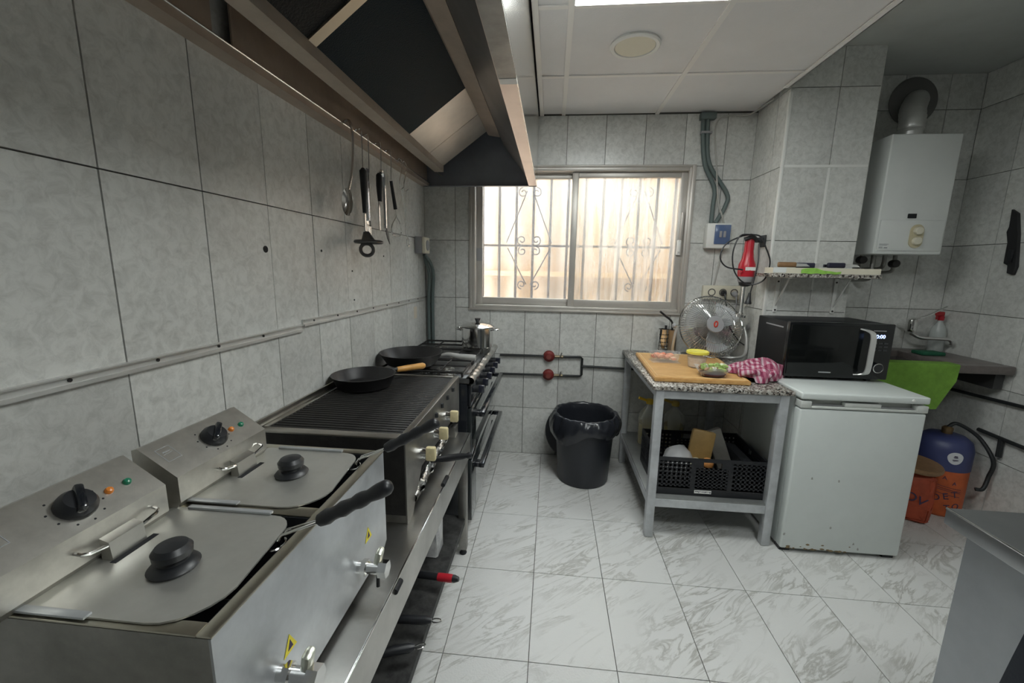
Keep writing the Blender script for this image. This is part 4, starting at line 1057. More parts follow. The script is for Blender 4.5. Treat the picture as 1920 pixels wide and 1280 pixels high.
b.lathe([(.0, 0), (.055, 0)], (.852, 2.195, BZT + .002), 30, cap0=False, cap1=False); b.obj('wrapper', mat('clear_wrapper', (.75, .75, .72), .12, alpha=.45), sl)
B().lathe([(.0, .0015), (.053, .003), (.066, .016), (.06, .018), (0, .012)], (.852, 2.195, BZT), 28, cap0=False, cap1=False).obj('tray', mat('dark_tray', (.06, .02, .03), .3), sl)
rnd = random.Random(11)
for i in range(22):
    a = rnd.uniform(0, 2 * PI); r = .058 * math.sqrt(rnd.random())
    p = (.852 + r * math.cos(a), 2.195 + r * .75 * math.sin(a), BZT + .034 + rnd.uniform(0, .022))
    mm = (M_LEAF, M_PALE, M_LEAF, M_MUSH)[i % 4]
    B().blob(p, .015, 2, .22, (1.15, 1, .8), i).obj('leaf', mm, sl)
# checked towel, crumpled
tw = thing('checked_towel', 'crumpled red and white checked towel on the granite top', 'towel', (1.10, 2.26, TZ))
def towel(u, v):
    a = u * 2 * PI
    f_ = math.sin(v * PI * .5)
    R_ = (.118 + .022 * math.sin(a * 3 + .7) + .012 * math.sin(a * 7)) * (1 - v ** 2.2)
    hgt = .074 * v ** .7 * (1 + .25 * math.sin(a * 2 + 1)) + .012 * math.sin(a * 5 + v * 6) * math.sin(v * PI)
    return (1.095 + R_ * 1.1 * math.cos(a) + .03 * v, 2.265 + R_ * .78 * math.sin(a), TZ + .027 + hgt - (.022 if (v < .05 and R_ * 1.1 * math.cos(a) > -.04) else 0))
b = B(); b.grid(towel, 90, 22); bmesh.ops.remove_doubles(b.bm, verts=b.bm.verts, dist=.0003); b.obj('cloth', M_CHECK, tw, ang=80)
def roll(u, v):
    a = v * 2 * PI; t = u
    c = Vector((.985 + .17 * t, 2.205 + .0 * t - .02 * math.sin(t * 3), TZ + .048 + .006 * math.sin(t * 7)))
    r = (.026 + .005 * math.sin(t * 9 + a * 2)) * (1 if 0 < t < 1 else .05)
    return (c.x, c.y + r * math.cos(a) * 1.2, c.z + r * math.sin(a) * .85)
b = B(); b.grid(roll, 40, 20); bmesh.ops.remove_doubles(b.bm, verts=b.bm.verts, dist=.0003); b.obj('rolled_edge', M_CHECK, tw, ang=80)

# utensil canisters
for (x, y, lab, m_, h_) in ((.772, 2.88, 'tall perforated steel utensil canister by the window', M_CHROME, .165), (.830, 2.895, 'brownish steel utensil canister holding a bent black tool, next to the fan', mat('bronzed_steel', (.42, .35, .27), .35, .9), .16)):
    cn = thing('utensil_canister', lab, 'canister', (x, y, TZ), 'utensil canisters on the work table')
    B().lathe([(0, .0), (.034, 0), (.035, .004), (.035, h_), (.036, h_ + .003), (.033, h_ + .003), (.032, .005), (0, .004)], (x, y, TZ + .001), 28, cap0=False, cap1=False).obj('cup', m_, cn)
    if m_ is M_CHROME:
        for i in range(-3, 4):
            for k in range(5):
                a = -PI / 2 + i * .3; z = TZ + .03 + k * .026
                p = Vector((x + .035 * math.cos(a), y + .035 * math.sin(a), z)); n_ = Vector((math.cos(a), math.sin(a), 0))
                B().cyl(p - n_ * .001, p + n_ * .0006, .0042, seg=6).obj('perforation', M_BLACKM, cn)
ut = thing('black_tool', 'bent black-handled tool standing in the brownish canister', 'tool', (.83, 2.89, TZ + .02))
B().tube(spline([(.832, 2.90, TZ + .02), (.830, 2.892, TZ + .18), (.818, 2.885, TZ + .225), (.77, 2.875, TZ + .262), (.735, 2.87, TZ + .29)], 6), .007, 8).obj('handle', M_BLACK, ut)
ut = thing('black_tool', 'short dark tool tip standing in the perforated canister', 'tool', (.772, 2.88, TZ + .02))
B().tube([(.777, 2.885, TZ + .01), (.784, 2.875, TZ + .195)], .008, 8).obj('handle', M_BLACK, ut)

# fan
FC = Vector((1.023, 2.735, 1.048)); tilt = math.radians(20)
fn = thing('table_fan', 'chrome cage fan on a tubular stand under the triple socket', 'fan', (FC.x, FC.y, TZ))
mt = Matrix.Translation(FC) @ Euler((-tilt, 0, math.radians(4))).to_matrix().to_4x4()   # local -y faces the room
def fx(p): return mt @ Vector(p)
RF = .200
def cage(front):
    b = B(); s_ = -1 if front else 1; n = 72
    for i in range(n):
        a = 2 * PI * i / n
        prof = [(.045, .062), (.12, .060), (.17, .047), (RF - .004, .02), (RF, 0)]
        b.tube([fx((r * math.cos(a), s_ * d_, r * math.sin(a))) for r, d_ in prof], .0013, 4)
    for r, d_, th in ((RF, .0, .0045), (.178, .042, .0016), (.12, .061, .0016), (.05, .063, .003)):
        b.tube([fx((r * math.cos(2 * PI * k / 48), s_ * d_, r * math.sin(2 * PI * k / 48))) for k in range(48)], th, 6, closed=True)
    return b
fc_ = cage(True).obj('front_cage', M_CHROME, fn); fc_['kind'] = 'stuff'
fb_ = cage(False).obj('rear_cage', M_CHROME, fn); fb_['kind'] = 'stuff'
ax = (mt.to_3x3() @ Vector((0, -1, 0)))
bd = B().lathe([(.0, .058), (.05, .058), (.054, .063), (.05, .070), (.0, .072)], FC, 30, axis=ax, cap0=False, cap1=False).obj('badge_disc', M_GREYP, fn)
lg_ = B(); lg_.tube([fx((.010 * math.cos(2 * PI * k / 20) + .004 * math.sin(2 * PI * k / 20), -.0735, .017 * math.sin(2 * PI * k / 20))) for k in range(20)], .0042, 6, closed=True); lg_.obj('red_emblem', mat('emblem_red', (.55, .04, .02), .4), bd)
for k in range(3):
    a0 = k * 2 * PI / 3 + .4
    def blade(u, v, a0=a0):
        r = .035 + .135 * u; a = a0 + (v - .5) * (1.25 - .25 * u) + .35 * u
        return fx((r * math.cos(a), -.012 + (v - .5) * .06, r * math.sin(a)))
    B().sheet(blade, 10, 8, .002).obj('blade', M_BLADE, fn)
B().lathe([(.03, .03), (.036, .0), (.036, -.02), (.055, -.05), (.06, -.09), (.05, -.14), (.02, -.15)], FC, 24, axis=ax).obj('motor', M_GREYP, fn)
b = B()
tzf = TZ + .009
pts = [fx((RF + .012, 0, 0)), Vector((FC.x + .222, FC.y - .01, .97)), Vector((FC.x + .215, FC.y - .02, tzf + .03)), Vector((FC.x + .17, FC.y + .03, tzf)), Vector((FC.x + .06, FC.y + .05, tzf)), Vector((FC.x - .06, FC.y + .05, tzf)), Vector((FC.x - .17, FC.y + .045, tzf)), Vector((FC.x - .21, FC.y + .04, tzf + .03)), Vector((FC.x - .222, FC.y - .01, .97)), fx((-RF - .012, 0, 0))]
b.tube(spline(pts, 6), .009, 10); b.obj('stand', M_ALU, fn)
b = B(); b.tube(spline([(FC.x - .17, FC.y + .045, tzf), (FC.x - .10, FC.y + .17, tzf), (FC.x + .10, FC.y + .17, tzf), (FC.x + .17, FC.y + .03, tzf)], 8), .008, 8); b.obj('stand_base', M_ALU, fn)
for s_ in (-1, 1):
    p = fx((s_ * (RF + .004), 0, 0)); d_ = (fx((s_ * (RF + .03), 0, 0)) - p)
    B().cyl(p, p + d_ * 1.1, .006, seg=8).obj('pivot', M_CHROME, fn)
    B().cyl(p + d_ * .9, p + d_ * 1.5, .016, .013, 12).obj('tilt_knob', M_GREYP, fn)

# hand blender on the pillar
hb = thing('hand_blender', 'red hand blender hanging upright on the pillar side', 'blender', (1.168, 2.66, 1.12))
hx, hy = 1.168, 2.66
ox = hx - 1.214
B().lathe([(.006, 1.60), (.022, 1.595), (.026, 1.57), (.026, 1.52), (.034, 1.47), (.046, 1.44), (.048, 1.40), (.045, 1.372), (.044, 1.368)], (hx, hy, 0), 28).obj('body', M_RED, hb)
B().lathe([(.0445, 1.368), (.044, 1.345), (.038, 1.335)], (hx, hy, 0), 28).obj('band', M_GREYP, hb)
B().lathe([(.038, 1.335), (.030, 1.315), (.016, 1.308)], (hx, hy, 0), 24).obj('coupling', M_BLACK, hb)
B().lathe([(.0125, 1.31), (.0125, 1.165), (.014, 1.15)], (hx, hy, 0), 18).obj('shaft', M_CHROME, hb)
B().lathe([(.014, 1.15), (.032, 1.138), (.034, 1.122), (.030, 1.122)], (hx, hy, 0), 20, cap1=False).obj('blade_guard', M_CHROME, hb)
B().box((hx - .026, hy - .0475, 1.405), (hx + .03, hy - .044, 1.425)).obj('rating_label', M_WHITEP, hb)
b = B(); b.tube(spline([(hx - .04, hy - .02, 1.585), (hx, hy - .03, 1.60), (hx + .03, hy - .01, 1.585), (hx + .045, hy + .015, 1.58)], 6), .012, 8); b.obj('trigger', M_BLACK, hb)
b = B(); c0 = Vector((1.185 + ox, hy - .045, 1.46))
lp1 = [Vector((hx - .02, hy - .05, 1.612)), Vector((1.14 + ox, hy - .05, 1.60)), Vector((1.06 + ox, hy - .05, 1.555)), Vector((1.035 + ox, hy - .05, 1.48)), Vector((1.075 + ox, hy - .05, 1.425)), Vector((1.16 + ox, hy - .05, 1.41)), Vector((1.17 + ox, hy - .052, 1.41))]
b.tube(spline(lp1, 8), .0042, 8)
lp2 = [Vector((hx - .02, hy - .055, 1.612)), Vector((1.13 + ox, hy - .058, 1.60)), Vector((1.10 + ox, hy - .06, 1.50)), Vector((1.125 + ox, hy - .06, 1.39)), Vector((1.20 + ox, hy - .06, 1.325)), Vector((1.275 + ox, hy - .09, 1.35)), Vector((1.30 + ox, hy - .09, 1.45)), Vector((1.265 + ox, hy - .09, 1.54)), Vector((hx + .03, hy - .06, 1.60)), Vector((hx - .02, hy - .055, 1.612))]
b.tube(spline(lp2, 8), .0042, 8)
b.tube(spline([(1.255 + ox, hy - .03, 1.56), (1.25 + ox, hy - .055, 1.45), (1.235 + ox, hy - .06, 1.34), (1.222 + ox, hy - .06, 1.27)], 8), .0042, 8)
b.obj('cord', M_BLACK, hb)
b = B(); b.lathe([(.007, 0), (.010, .02), (.014, .045), (.020, .06), (.020, .068)], (1.222 + ox, hy - .06, 1.275), 14, axis=(-.08, 0, -1)); po_ = b.obj('plug', M_BLACK, hb)
for s_ in (-.008, .008): B().cyl((1.216 + ox + s_, hy - .06, 1.208), (1.214 + ox + s_, hy - .06, 1.188), .0022, seg=6).obj('plug_pin', M_CHROME, po_)
hk = thing('wall_hook', 'black wall bracket on the pillar holding the red hand blender', 'bracket', (PX0, 2.72, 1.56))
b = B(); b.box((PX0 - .012, 2.665, 1.545), (PX0 - .001, 2.735, 1.615), .003); b.obj('plate', M_BLACK, hk)
B().box((PX0 - .055, 2.672, 1.572), (PX0 - .012, 2.712, 1.60), .004).obj('arm', M_BLACK, hk)

# ------------------------------------------------------------------ crate and things under the table
CX0, CX1, CY0, CY1, CZ0, CZ1 = .585, 1.140, 2.085, 2.475, .234, .440
cr = thing('folding_crate', 'black slotted plastic crate on the work table shelf', 'crate', (.86, 2.28, CZ0))
M_CRATE = mat('crate_plastic', (.014, .015, .018), .42)
B().box((CX0, CY0, CZ0), (CX1, CY1, CZ0 + .006), .001).obj('crate_base', M_CRATE, cr)
def wall_xz(name, y0, y1, hx0, hx1, side=False):
    b = B()
    def bx(u0, u1, z0, z1):
        if side: b.box((y0, u0, z0), (y1, u1, z1))
        else: b.box((u0, y0, z0), (u1, y1, z1))
    bx(hx0, hx1, CZ1 - .018, CZ1); bx(hx0, hx1, CZ0 + .006, CZ0 + .045)
    n = 3; seg_ = (hx1 - hx0) / n
    mid = (hx0 + hx1) / 2
    for k in range(n + 1):
        u = hx0 + k * seg_; bx(max(hx0, u - .012), min(hx1, u + .012), CZ0 + .045, CZ1 - .018)
    for k in range(n):
        ua, ub = hx0 + k * seg_ + .012, hx0 + (k + 1) * seg_ - .012
        zt = CZ1 - .018
        if k == 1: zt = CZ1 - .05       # hand hole
        cols = 7; cw = (ub - ua) / cols
        for i in range(cols): bx(ua + i * cw, ua + i * cw + cw * .55, CZ0 + .045, zt)
        rows = 6; rh = (zt - CZ0 - .045) / rows
        for i in range(rows + 1): bx(ua, ub, CZ0 + .045 + i * rh - rh * .28, CZ0 + .045 + i * rh + (rh * .28 if i < rows else 0))
        if k == 1:
            bx(ua, ua + .035, zt, CZ1 - .018); bx(ub - .035, ub, zt, CZ1 - .018)
    return b.obj(name, M_CRATE, cr, smooth=False)
wall_xz('slotted_wall', CY0, CY0 + .008, CX0, CX1); wall_xz('slotted_wall', CY1 - .008, CY1, CX0, CX1)
wall_xz('slotted_wall', CX0, CX0 + .008, CY0 + .008, CY1 - .008, True); wall_xz('slotted_wall', CX1 - .008, CX1, CY0 + .008, CY1 - .008, True)
lbp = B().box((.782, CY0 - .0012, .248), (.868, CY0 - .0002, .266)).obj('paper_label', M_WHITEP, cr)
rnd = random.Random(5)
for i in range(14):
    x = .787 + i * .0056
    B().box((x, CY0 - .0018, .252 + .006 * rnd.random()), (x + rnd.uniform(.0015, .004), CY0 - .0011, .262)).obj('printed_bar', M_INK, lbp)
text('E-PLAST', .010, (.755, CY0 - .0006, .256), (PI / 2, 0, 0), M_TXT, cr) if 0 else None
# contents
pbg = thing('plastic_bag', 'white translucent plastic bag in the black crate', 'bag', (.73, 2.27, CZ0 + .008))
b = B(); b.blob((.735, 2.24, .335), .085, 3, .05, (1.0, .9, 1.3), 4)
for v in b.bm.verts: v.co.z = max(v.co.z, CZ0 + .008)
b.obj('bag', mat('white_bag', (.74, .74, .75), .3, alpha=.8, bump=.6, bscale=18), pbg, ang=80)
kb_ = thing('kraft_bag', 'shiny brown paper packet leaning in the black crate', 'packet', (.845, 2.28, CZ0 + .008))
b = B(); b.obox((.850, 2.25, .395), (.125, .035, .27), (-.16, .16, -.1), .012)
b.obj('packet', M_KRAFT, kb_)
gb_ = thing('grey_packet', 'tall grey foil packet leaning beside the brown packet in the crate', 'packet', (.96, 2.30, CZ0 + .008))
b = B(); b.obox((.975, 2.29, .392), (.085, .04, .285), (-.1, -.36, .1), .010); b.obj('packet', mat('grey_foil', (.30, .285, .255), .4, .3, var=.2, vscale=12), gb_)
dp = thing('dark_packet', 'black packet lying at the right side of the crate', 'packet', (1.07, 2.30, CZ0 + .008))
B().obox((1.075, 2.30, .32), (.07, .28, .16), (0, .1, 0), .02).obj('packet', M_BLACKM, dp)
for (x, y, lab) in ((.80, 2.15, 'left of two oranges showing in the crate hand hole'), (.862, 2.155, 'right of two oranges showing in the crate hand hole')):
    on = thing('orange', lab, 'orange', (x, y, .38), 'oranges in the crate')
    B().blob((x, y, .385), .031, 3, .01).obj('fruit', mat('orange_peel', (.75, .33, .10), .5, bump=.2, bscale=120) if 'right' in lab else mat('pale_peel', (.65, .60, .45), .5), on)
bx_ = thing('cardboard_box', 'low dark box filling the crate under the packets', 'box', (.86, 2.2, CZ0 + .008))
B().box((.76, 2.10, CZ0 + .008), (.91, 2.20, .352), .004).obj('carton', M_BLACKM, bx_)
def oil_jug(x, y, lab, hcol):
    j = thing('oil_jug', lab, 'jug', (x, y, .232), 'oil jugs under the work table')
    B().lathe([(0, .0), (.060, 0), (.066, .008), (.068, .06), (.064, .075), (.068, .09), (.068, .19), (.058, .225), (.024, .262), (.020, .275), (.020, .287)], (x, y, .2325), 32, cap0=False).obj('bottle', M_CLEAR2, j)
    B().lathe([(0, .004), (.062, .004), (.064, .06), (.061, .075), (.064, .09), (.064, .15), (0, .15)], (x, y, .2325), 28, cap0=False, cap1=False).obj('oil', M_OIL, j)
    B().lathe([(.024, .283), (.025, .30), (.022, .312), (.010, .314)], (x, y, .2325), 20).obj('cap', hcol, j)
    B().tube(spline([(x - .018, y, .535), (x - .05, y - .01, .548), (x - .075, y - .015, .557)], 5), .009, 8).obj('cap_strap', hcol, j)
oil_jug(.683, 2.74, 'left clear oil jug with a yellow cap behind the crate', M_YELC)
oil_jug(.845, 2.72, 'right oil jug with a dull yellow cap behind the crate', mat('dull_yellow_cap', (.55, .40, .08), .45))

# ------------------------------------------------------------------ under-counter fridge
RX0, RX1, RY0, RY1, RZ = 1.196, 1.757, 2.005, 2.555, .842
rf = thing('small_fridge', 'white under-counter fridge beside the work table', 'fridge', (1.475, 2.28, 0))
B().box((RX0 + .006, RY0 + .055, .02), (RX1 - .004, RY1, RZ - .03), .004).obj('cabinet', M_FRIDGE, rf)
B().box((RX0, RY0 - .004, RZ - .034), (RX1, RY1, RZ), .008, 3).obj('lid', M_FRIDGE, rf)
b = B(); b.box((RX0 + .002, RY0, .022), (RX1 - .002, RY0 + .05, .762), .010, 3); dr = b.obj('door', M_FRIDGE, rf)
b = B(); b.box((RX0 + .002, RY0 - .002, .766), (RX0 + .05, RY0 + .05, .80), .003); b.box((RX1 - .05, RY0 - .002, .766), (RX1 - .002, RY0 + .05, .80), .003)
b.box((RX0 + .05, RY0 - .002, .766), (RX1 - .05, RY0 + .012, .777), .002); b.box((RX0 + .05, RY0 + .034, .777), (RX1 - .05, RY0 + .05, .80), .002)
b.box((RX0 + .2, RY0 + .004, .777), (RX1 - .2, RY0 + .034, .797), .004); b.obj('handle_strip', mat('fridge_grey', (.58, .60, .57), .4), dr)
for x_ in (RX0 + .05, RX1 - .2): B().box((x_, RY0 + .012, .778), (x_ + .15, RY0 + .034, .780)).obj('finger_recess', M_GREYP, dr)
B().lathe([(.007, 0), (.006, .003), (.001, .004)], (RX1 - .075, RY0 - .004, RZ - .017), 12, axis=(0, -1, 0)).obj('screw_cover', M_WHITEP, rf)
b = B(); b.box((RX0 + .01, RY0 + .02, .0), (RX0 + .06, RY0 + .07, .022)); b.obj('foot', M_BLACK, rf)
b = B(); b.box((RX1 - .06, RY0 + .02, .0), (RX1 - .01, RY0 + .07, .022)); b.obj('foot', M_BLACK, rf)
rnd = random.Random(9)
for i in range(26):
    x = RX0 + .03 + rnd.random() ** 1.6 * .30; z = .026 + rnd.random() ** 2 * .03; s_ = rnd.uniform(.003, .010)
    B().blob((x, RY0 - .0002, z), s_, 1, .3, (1.5, .08, .7), i).obj('rust_spot', M_RUST, dr)
for (px, py) in ((1573, 902), (1523, 897), (1557, 990), (1600, 1020), (1608, 1030), (1470, 1000)):
    p = atY(px, py, RY0); B().blob((p.x, RY0 - .0002, p.z), .005, 1, .4, (1, .1, 1.5), px).obj('scuff', mat('scuff', (.36, .36, .34), .6), dr)

# ------------------------------------------------------------------ microwave
mw = thing('microwave', 'black microwave oven with a silver handle on the fridge', 'microwave', (1.48, 2.4, RZ))
MX0, MX1, MY0, MY1, MZ0, MZ1 = 1.238, 1.742, 2.252, 2.60, .862, 1.145
B().box((MX0, MY0 + .03, MZ0), (MX1, MY1 - .012, MZ1), .006).obj('case', mat('mw_case', (.010, .011, .013), .5, spec=.3), mw)
B().box((MX0 - .002, MY0, MZ0 - .004), (MX1 + .002, MY0 + .032, MZ1 + .003), .006).obj('front_frame', mat('mw_front', (.006, .007, .008), .2), mw)
dw = B().box((MX0 + .006, MY0 - .006, MZ0 + .012), (MX0 + .385, MY0, MZ1 - .012), .002).obj('door', mat('mw_glass', (.005, .006, .006), .08, spec=.4), mw)
b = B(); hx_ = MX0 + .378
hp = spline([(hx_ - .04, MY0 - .006, MZ1 - .026), (hx_ - .008, MY0 - .026, MZ1 - .036), (hx_ + .004, MY0 - .034, MZ1 - .06), (hx_ + .004, MY0 - .036, (MZ0 + MZ1) / 2), (hx_ + .002, MY0 - .034, MZ0 + .05), (hx_ - .01, MY0 - .022, MZ0 + .03), (hx_ - .04, MY0 - .006, MZ0 + .024)], 7)
def hfn(u, v):
    k = min(len(hp) - 1, int(round(u * (len(hp) - 1)))); p = hp[k]; e_ = min(1, 5 * min(u, 1 - u) + .25)
    return (p.x + (v - .5) * .026 * e_, p.y, p.z)
b.sheet(hfn, len(hp) - 1, 2, .006)
b.obj('handle', M_ALU, dw)
text('0:00', .026, (MX1 - .062, MY0 - .0008, MZ1 - .062), (PI / 2, 0, 0), M_LED, mw, 'display_digits')
B().box((MX1 - .10, MY0 - .0015, MZ1 - .034), (MX1 - .04, MY0 - .0005, MZ1 - .030)).obj('chrome_line', M_GREYP, mw)
B().lathe([(.023, 0), (.023, .014), (.019, .018)], (MX1 - .06, MY0, MZ0 + .06), 28, axis=(0, -1, 0)).obj('knob', M_BLACKG, mw)
B().tube([(MX1 - .06 + .023 * math.cos(2 * PI * k / 28), MY0 - .016, MZ0 + .06 + .023 * math.sin(2 * PI * k / 28)) for k in range(28)], .0024, 6, closed=True).obj('knob_ring', M_CHROME, mw)
for r_ in range(3):
    for c_ in range(3):
        B().box((MX1 - .092 + c_ * .026, MY0 - .0012, MZ1 - .10 - r_ * .018), (MX1 - .074 + c_ * .026, MY0 - .0003, MZ1 - .092 - r_ * .018)).obj('button', mat('mw_button', (.04, .043, .045), .4), mw)
B().box((MX0 + .165, MY0 - .0075, MZ0 + .024), (MX0 + .225, MY0 - .006, MZ0 + .030)).obj('brand_mark', M_TXT, dw)
for (x, y) in ((MX0 + .05, MY0 + .05), (MX1 - .06, MY0 + .05), (MX0 + .05, MY1 - .07), (MX1 - .06, MY1 - .07)):
    B().cyl((x, y, RZ), (x, y, MZ0), .016, seg=10).obj('foot', M_BLACK, mw)
b = B(); b.prism([(MX0 - .0005, MY0 + .06, MZ1 - .03), (MX0 - .0005, MY0 + .24, MZ1 - .03), (MX0 - .0005, MY0 + .24, MZ1 - .037), (MX0 - .0005, MY0 + .06, MZ1 - .037)], (-.0008, 0, 0)); b.obj('side_ridge', M_GREYP, mw)

# ------------------------------------------------------------------ marble shelf on the pillar
sh = thing('wall_shelf', 'small speckled stone shelf on two brackets on the pillar', 'shelf', (1.5, 2.5, 1.37))
SHY0 = 2.41
B().box((1.195, SHY0, 1.372), (1.752, PYF - .002, 1.392), .002).obj('slab', M_GRANITE, sh)
for x in (1.325, 1.645):
    b = B(); b.box((x - .010, PYF - .008, 1.165), (x + .010, PYF - .001, 1.372)); b.box((x - .010, SHY0 + .03, 1.366), (x + .010, PYF - .008, 1.372))
    b.prism([(x - .004, PYF - .008, 1.20), (x + .004, PYF - .008, 1.20), (x + .004, SHY0 + .07, 1.366), (x - .004, SHY0 + .07, 1.366)], (0, -.002, .01)); b.obj('bracket', M_WHITEP, sh)
    for z in (1.345, 1.178): B().cyl((x, PYF - .008, z), (x, PYF - .012, z), .005, seg=8).obj('screw', M_IRON, sh)
tr_ = thing('white_tray', 'long white plastic tray on the stone shelf', 'tray', (1.47, 2.46, 1.392))
b = B(); b.box((1.20, SHY0 + .002, 1.393), (1.744, SHY0 + .10, 1.396)); b.box((1.20, SHY0 + .002, 1.396), (1.744, SHY0 + .005, 1.424)); b.box((1.20, SHY0 + .097, 1.396), (1.744, SHY0 + .10, 1.424)); b.box((1.20, SHY0 + .005, 1.396), (1.203, SHY0 + .097, 1.424)); b.box((1.741, SHY0 + .005, 1.396), (1.744, SHY0 + .097, 1.424))
b.obj('tray_body', M_CREAM, tr_, smooth=False)
B().box((1.197, SHY0 + .0002, 1.396), (1.265, SHY0 + .0015, 1.424)).obj('white_end', M_WHITE, tr_)
lc = thing('lime_cloth', 'lime green cloth tucked over the front of the white tray', 'cloth', (1.45, 2.41, 1.392))
def lcf(u, v):
    x = 1.34 + u * .20; zt = 1.396 + .030 * (.35 + .65 * (1 - min(1, abs(u - .25) * 2.2)) if u < .9 else .3)
    return (x, SHY0 - .003 - .005 * math.sin(u * 14) ** 2 * v, 1.394 + v * (zt - 1.394) + .002 * math.sin(u * 20))
b = B(); b.sheet(lcf, 30, 8, .002); b.obj('cloth', M_LIME, lc)
def knife(lab, x0, x1, y, z, hm, hl, bolster=False):
    k = thing('kitchen_knife', lab, 'knife', (x0, y, z), 'knives on the stone shelf')
    d_ = 1 if x1 > x0 else -1
    b = B(); b.box((x0, y - .010, z - .014), (x0 + d_ * hl, y + .010, z + .014), .007, 3); b.obj('handle', hm, k)
    b = B(); b.prism([(x0 + d_ * hl, y, z + .008), (x1 - d_ * .02, y, z + .006), (x1, y, z - .008), (x0 + d_ * hl, y, z - .010)], (0, .002, 0)); b.obj('blade', M_CHROME, k)
    if bolster: B().box((x0 + d_ * hl - .004, y - .011, z - .015), (x0 + d_ * hl + d_ * .018, y + .011, z + .015), .003).obj('bolster', M_ALU, k)
knife('knife with a brown wooden handle on the stone shelf', 1.232, 1.40, SHY0 + .03, 1.44, M_WOODD, .095)
knife('knife with a thick navy handle lying right on the shelf tray', 1.49, 1.66, SHY0 + .035, 1.440, mat('navy_handle', (.02, .02, .04), .4), .09, False)
knife('knife with a navy handle and steel bolster in the shelf middle', 1.335, 1.56, SHY0 + .05, 1.438, mat('navy_handle2', (.025, .025, .05), .35), .10, True)

# ------------------------------------------------------------------ water heater
wh = thing('water_heater', 'white gas water heater on the wall above the sink', 'water heater', (2.05, 2.97, 1.51))
HX0, HX1, HYF, HZ0, HZ1 = 1.862, 2.226, 2.66, 1.512, 2.168
B().box((HX0, HYF, HZ0), (HX1, YB - .002, HZ1), .008, 3).obj('casing', M_WHITE, wh)
B().box((HX0 + .012, HYF - .004, HZ0 + .02), (HX1 - .012, HYF, 1.705), .003).obj('front_panel', M_WHITE, wh)
B().box((HX0 + .15, HYF - .006, 1.715), (HX0 + .195, HYF, 1.74), .002).obj('sight_window', M_BLACKM, wh)
kx = HX0 + .21
kp = B(); kp.box((kx - .036, HYF - .010, 1.555), (kx + .036, HYF - .004, 1.675), .03, 4) if 0 else kp.prism([(kx + .036 * math.cos(a), HYF - .004, (1.645 if math.sin(a) >= 0 else 1.585) + .036 * math.sin(a)) for a in [2 * PI * k / 28 for k in range(28)]], (0, -.006, 0))
kpo = kp.obj('knob_plate', mat('yellowed_plate', (.60, .54, .36), .45), wh)
for z in (1.645, 1.588): B().lathe([(.023, 0), (.022, .016), (.018, .02), (.004, .021)], (kx, HYF - .010, z), 24, axis=(0, -1, 0)).obj('knob', M_CREAM, kpo)
b = B()
for (z, x1_) in ((1.568, .05), (1.562, .042), (1.551, .02), (1.546, .02)): b.box((HX0 + .022, HYF - .0048, z), (HX0 + .022 + x1_, HYF - .0042, z + .003))
b.box((HX0 + .05, HYF - .0048, 1.546), (HX0 + .068, HYF - .0042, 1.552)); b.obj('rating_label', M_TXT, wh)
b = B(); fx_, fy_ = 2.06, 2.81
b.lathe([(.055, HZ1 - .002), (.057, HZ1 + .02), (.057, HZ1 + .055)], (fx_, fy_, 0), 26, cap1=False); b.obj('flue_collar', M_ALU, wh)
rz_ = atY(1713, 190, YB - .01)
pts = spline([(fx_, fy_, HZ1 + .05), (fx_, fy_, HZ1 + .11), (fx_ + .02, fy_ + .04, HZ1 + .18), (rz_.x, YB - .03, rz_.z)], 6)
b = B(); b.tube(pts, .062, 24, radii=[.058 + (.004 if i % 2 else 0) for i in range(len(pts))]); b.obj('flue_elbow', M_ALU, wh)
rc = atY(1713, 190, YB - .01)
B().lathe([(.0, 0), (.135, 0), (.137, .006), (.125, .016), (.06, .03), (.0, .03)], (rc.x, YB - .002, rc.z), 36, axis=(0, -1, 0), cap0=False, cap1=False).obj('wall_rosette', mat('dull_rosette', (.20, .195, .19), .6, .3), wh)
for i, (x, l_) in enumerate(((1.90, .05), (1.965, .12), (2.03, .05), (2.09, .07))):
    b = B(); b.tube(spline([(x, 2.80, HZ0 + .002), (x, 2.80, HZ0 - l_), (x + .01, 2.84, HZ0 - l_ - .03), (x + .01, YB - .004, HZ0 - l_ - .035)], 6), .011, 10); b.obj('pipe', M_STEELD, wh)
    if i in (0, 3): B().lathe([(.022, -.02), (.026, 0), (.022, .02)], (x, 2.80, HZ0 - l_ + .02), 12, axis=(0, -1, 0)).obj('valve', M_IRON, wh)

# ------------------------------------------------------------------ sink counter
KX0, KY0, KZ = PX1 + .012, 2.445, .912
sk_ = thing('stone_sink', 'brown stone sink counter in the right corner', 'sink', (2.1, 2.7, .8))
b = B(); b.box((KX0, KY0, KZ - .046), (XR - .012, KY0 + .06, KZ), .006)
b.box((KX0, KY0 + .43, KZ - .046), (XR - .012, YB - .004, KZ), .006); b.box((2.26, KY0 + .06, KZ - .046), (XR - .012, KY0 + .43, KZ), .006); b.box((KX0, KY0 + .06, KZ - .046), (KX0 + .04, KY0 + .43, KZ), .006)
b.obj('counter_slab', M_STONE, sk_)
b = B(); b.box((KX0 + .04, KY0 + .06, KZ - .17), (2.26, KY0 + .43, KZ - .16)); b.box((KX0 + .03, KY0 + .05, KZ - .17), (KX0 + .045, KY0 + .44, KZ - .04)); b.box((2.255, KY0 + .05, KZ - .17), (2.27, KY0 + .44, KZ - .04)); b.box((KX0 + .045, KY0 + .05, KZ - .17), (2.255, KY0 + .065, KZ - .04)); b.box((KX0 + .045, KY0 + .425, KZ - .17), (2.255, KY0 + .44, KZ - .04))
b.obj('basin', mat('basin_stone', (.09, .08, .078), .4), sk_)
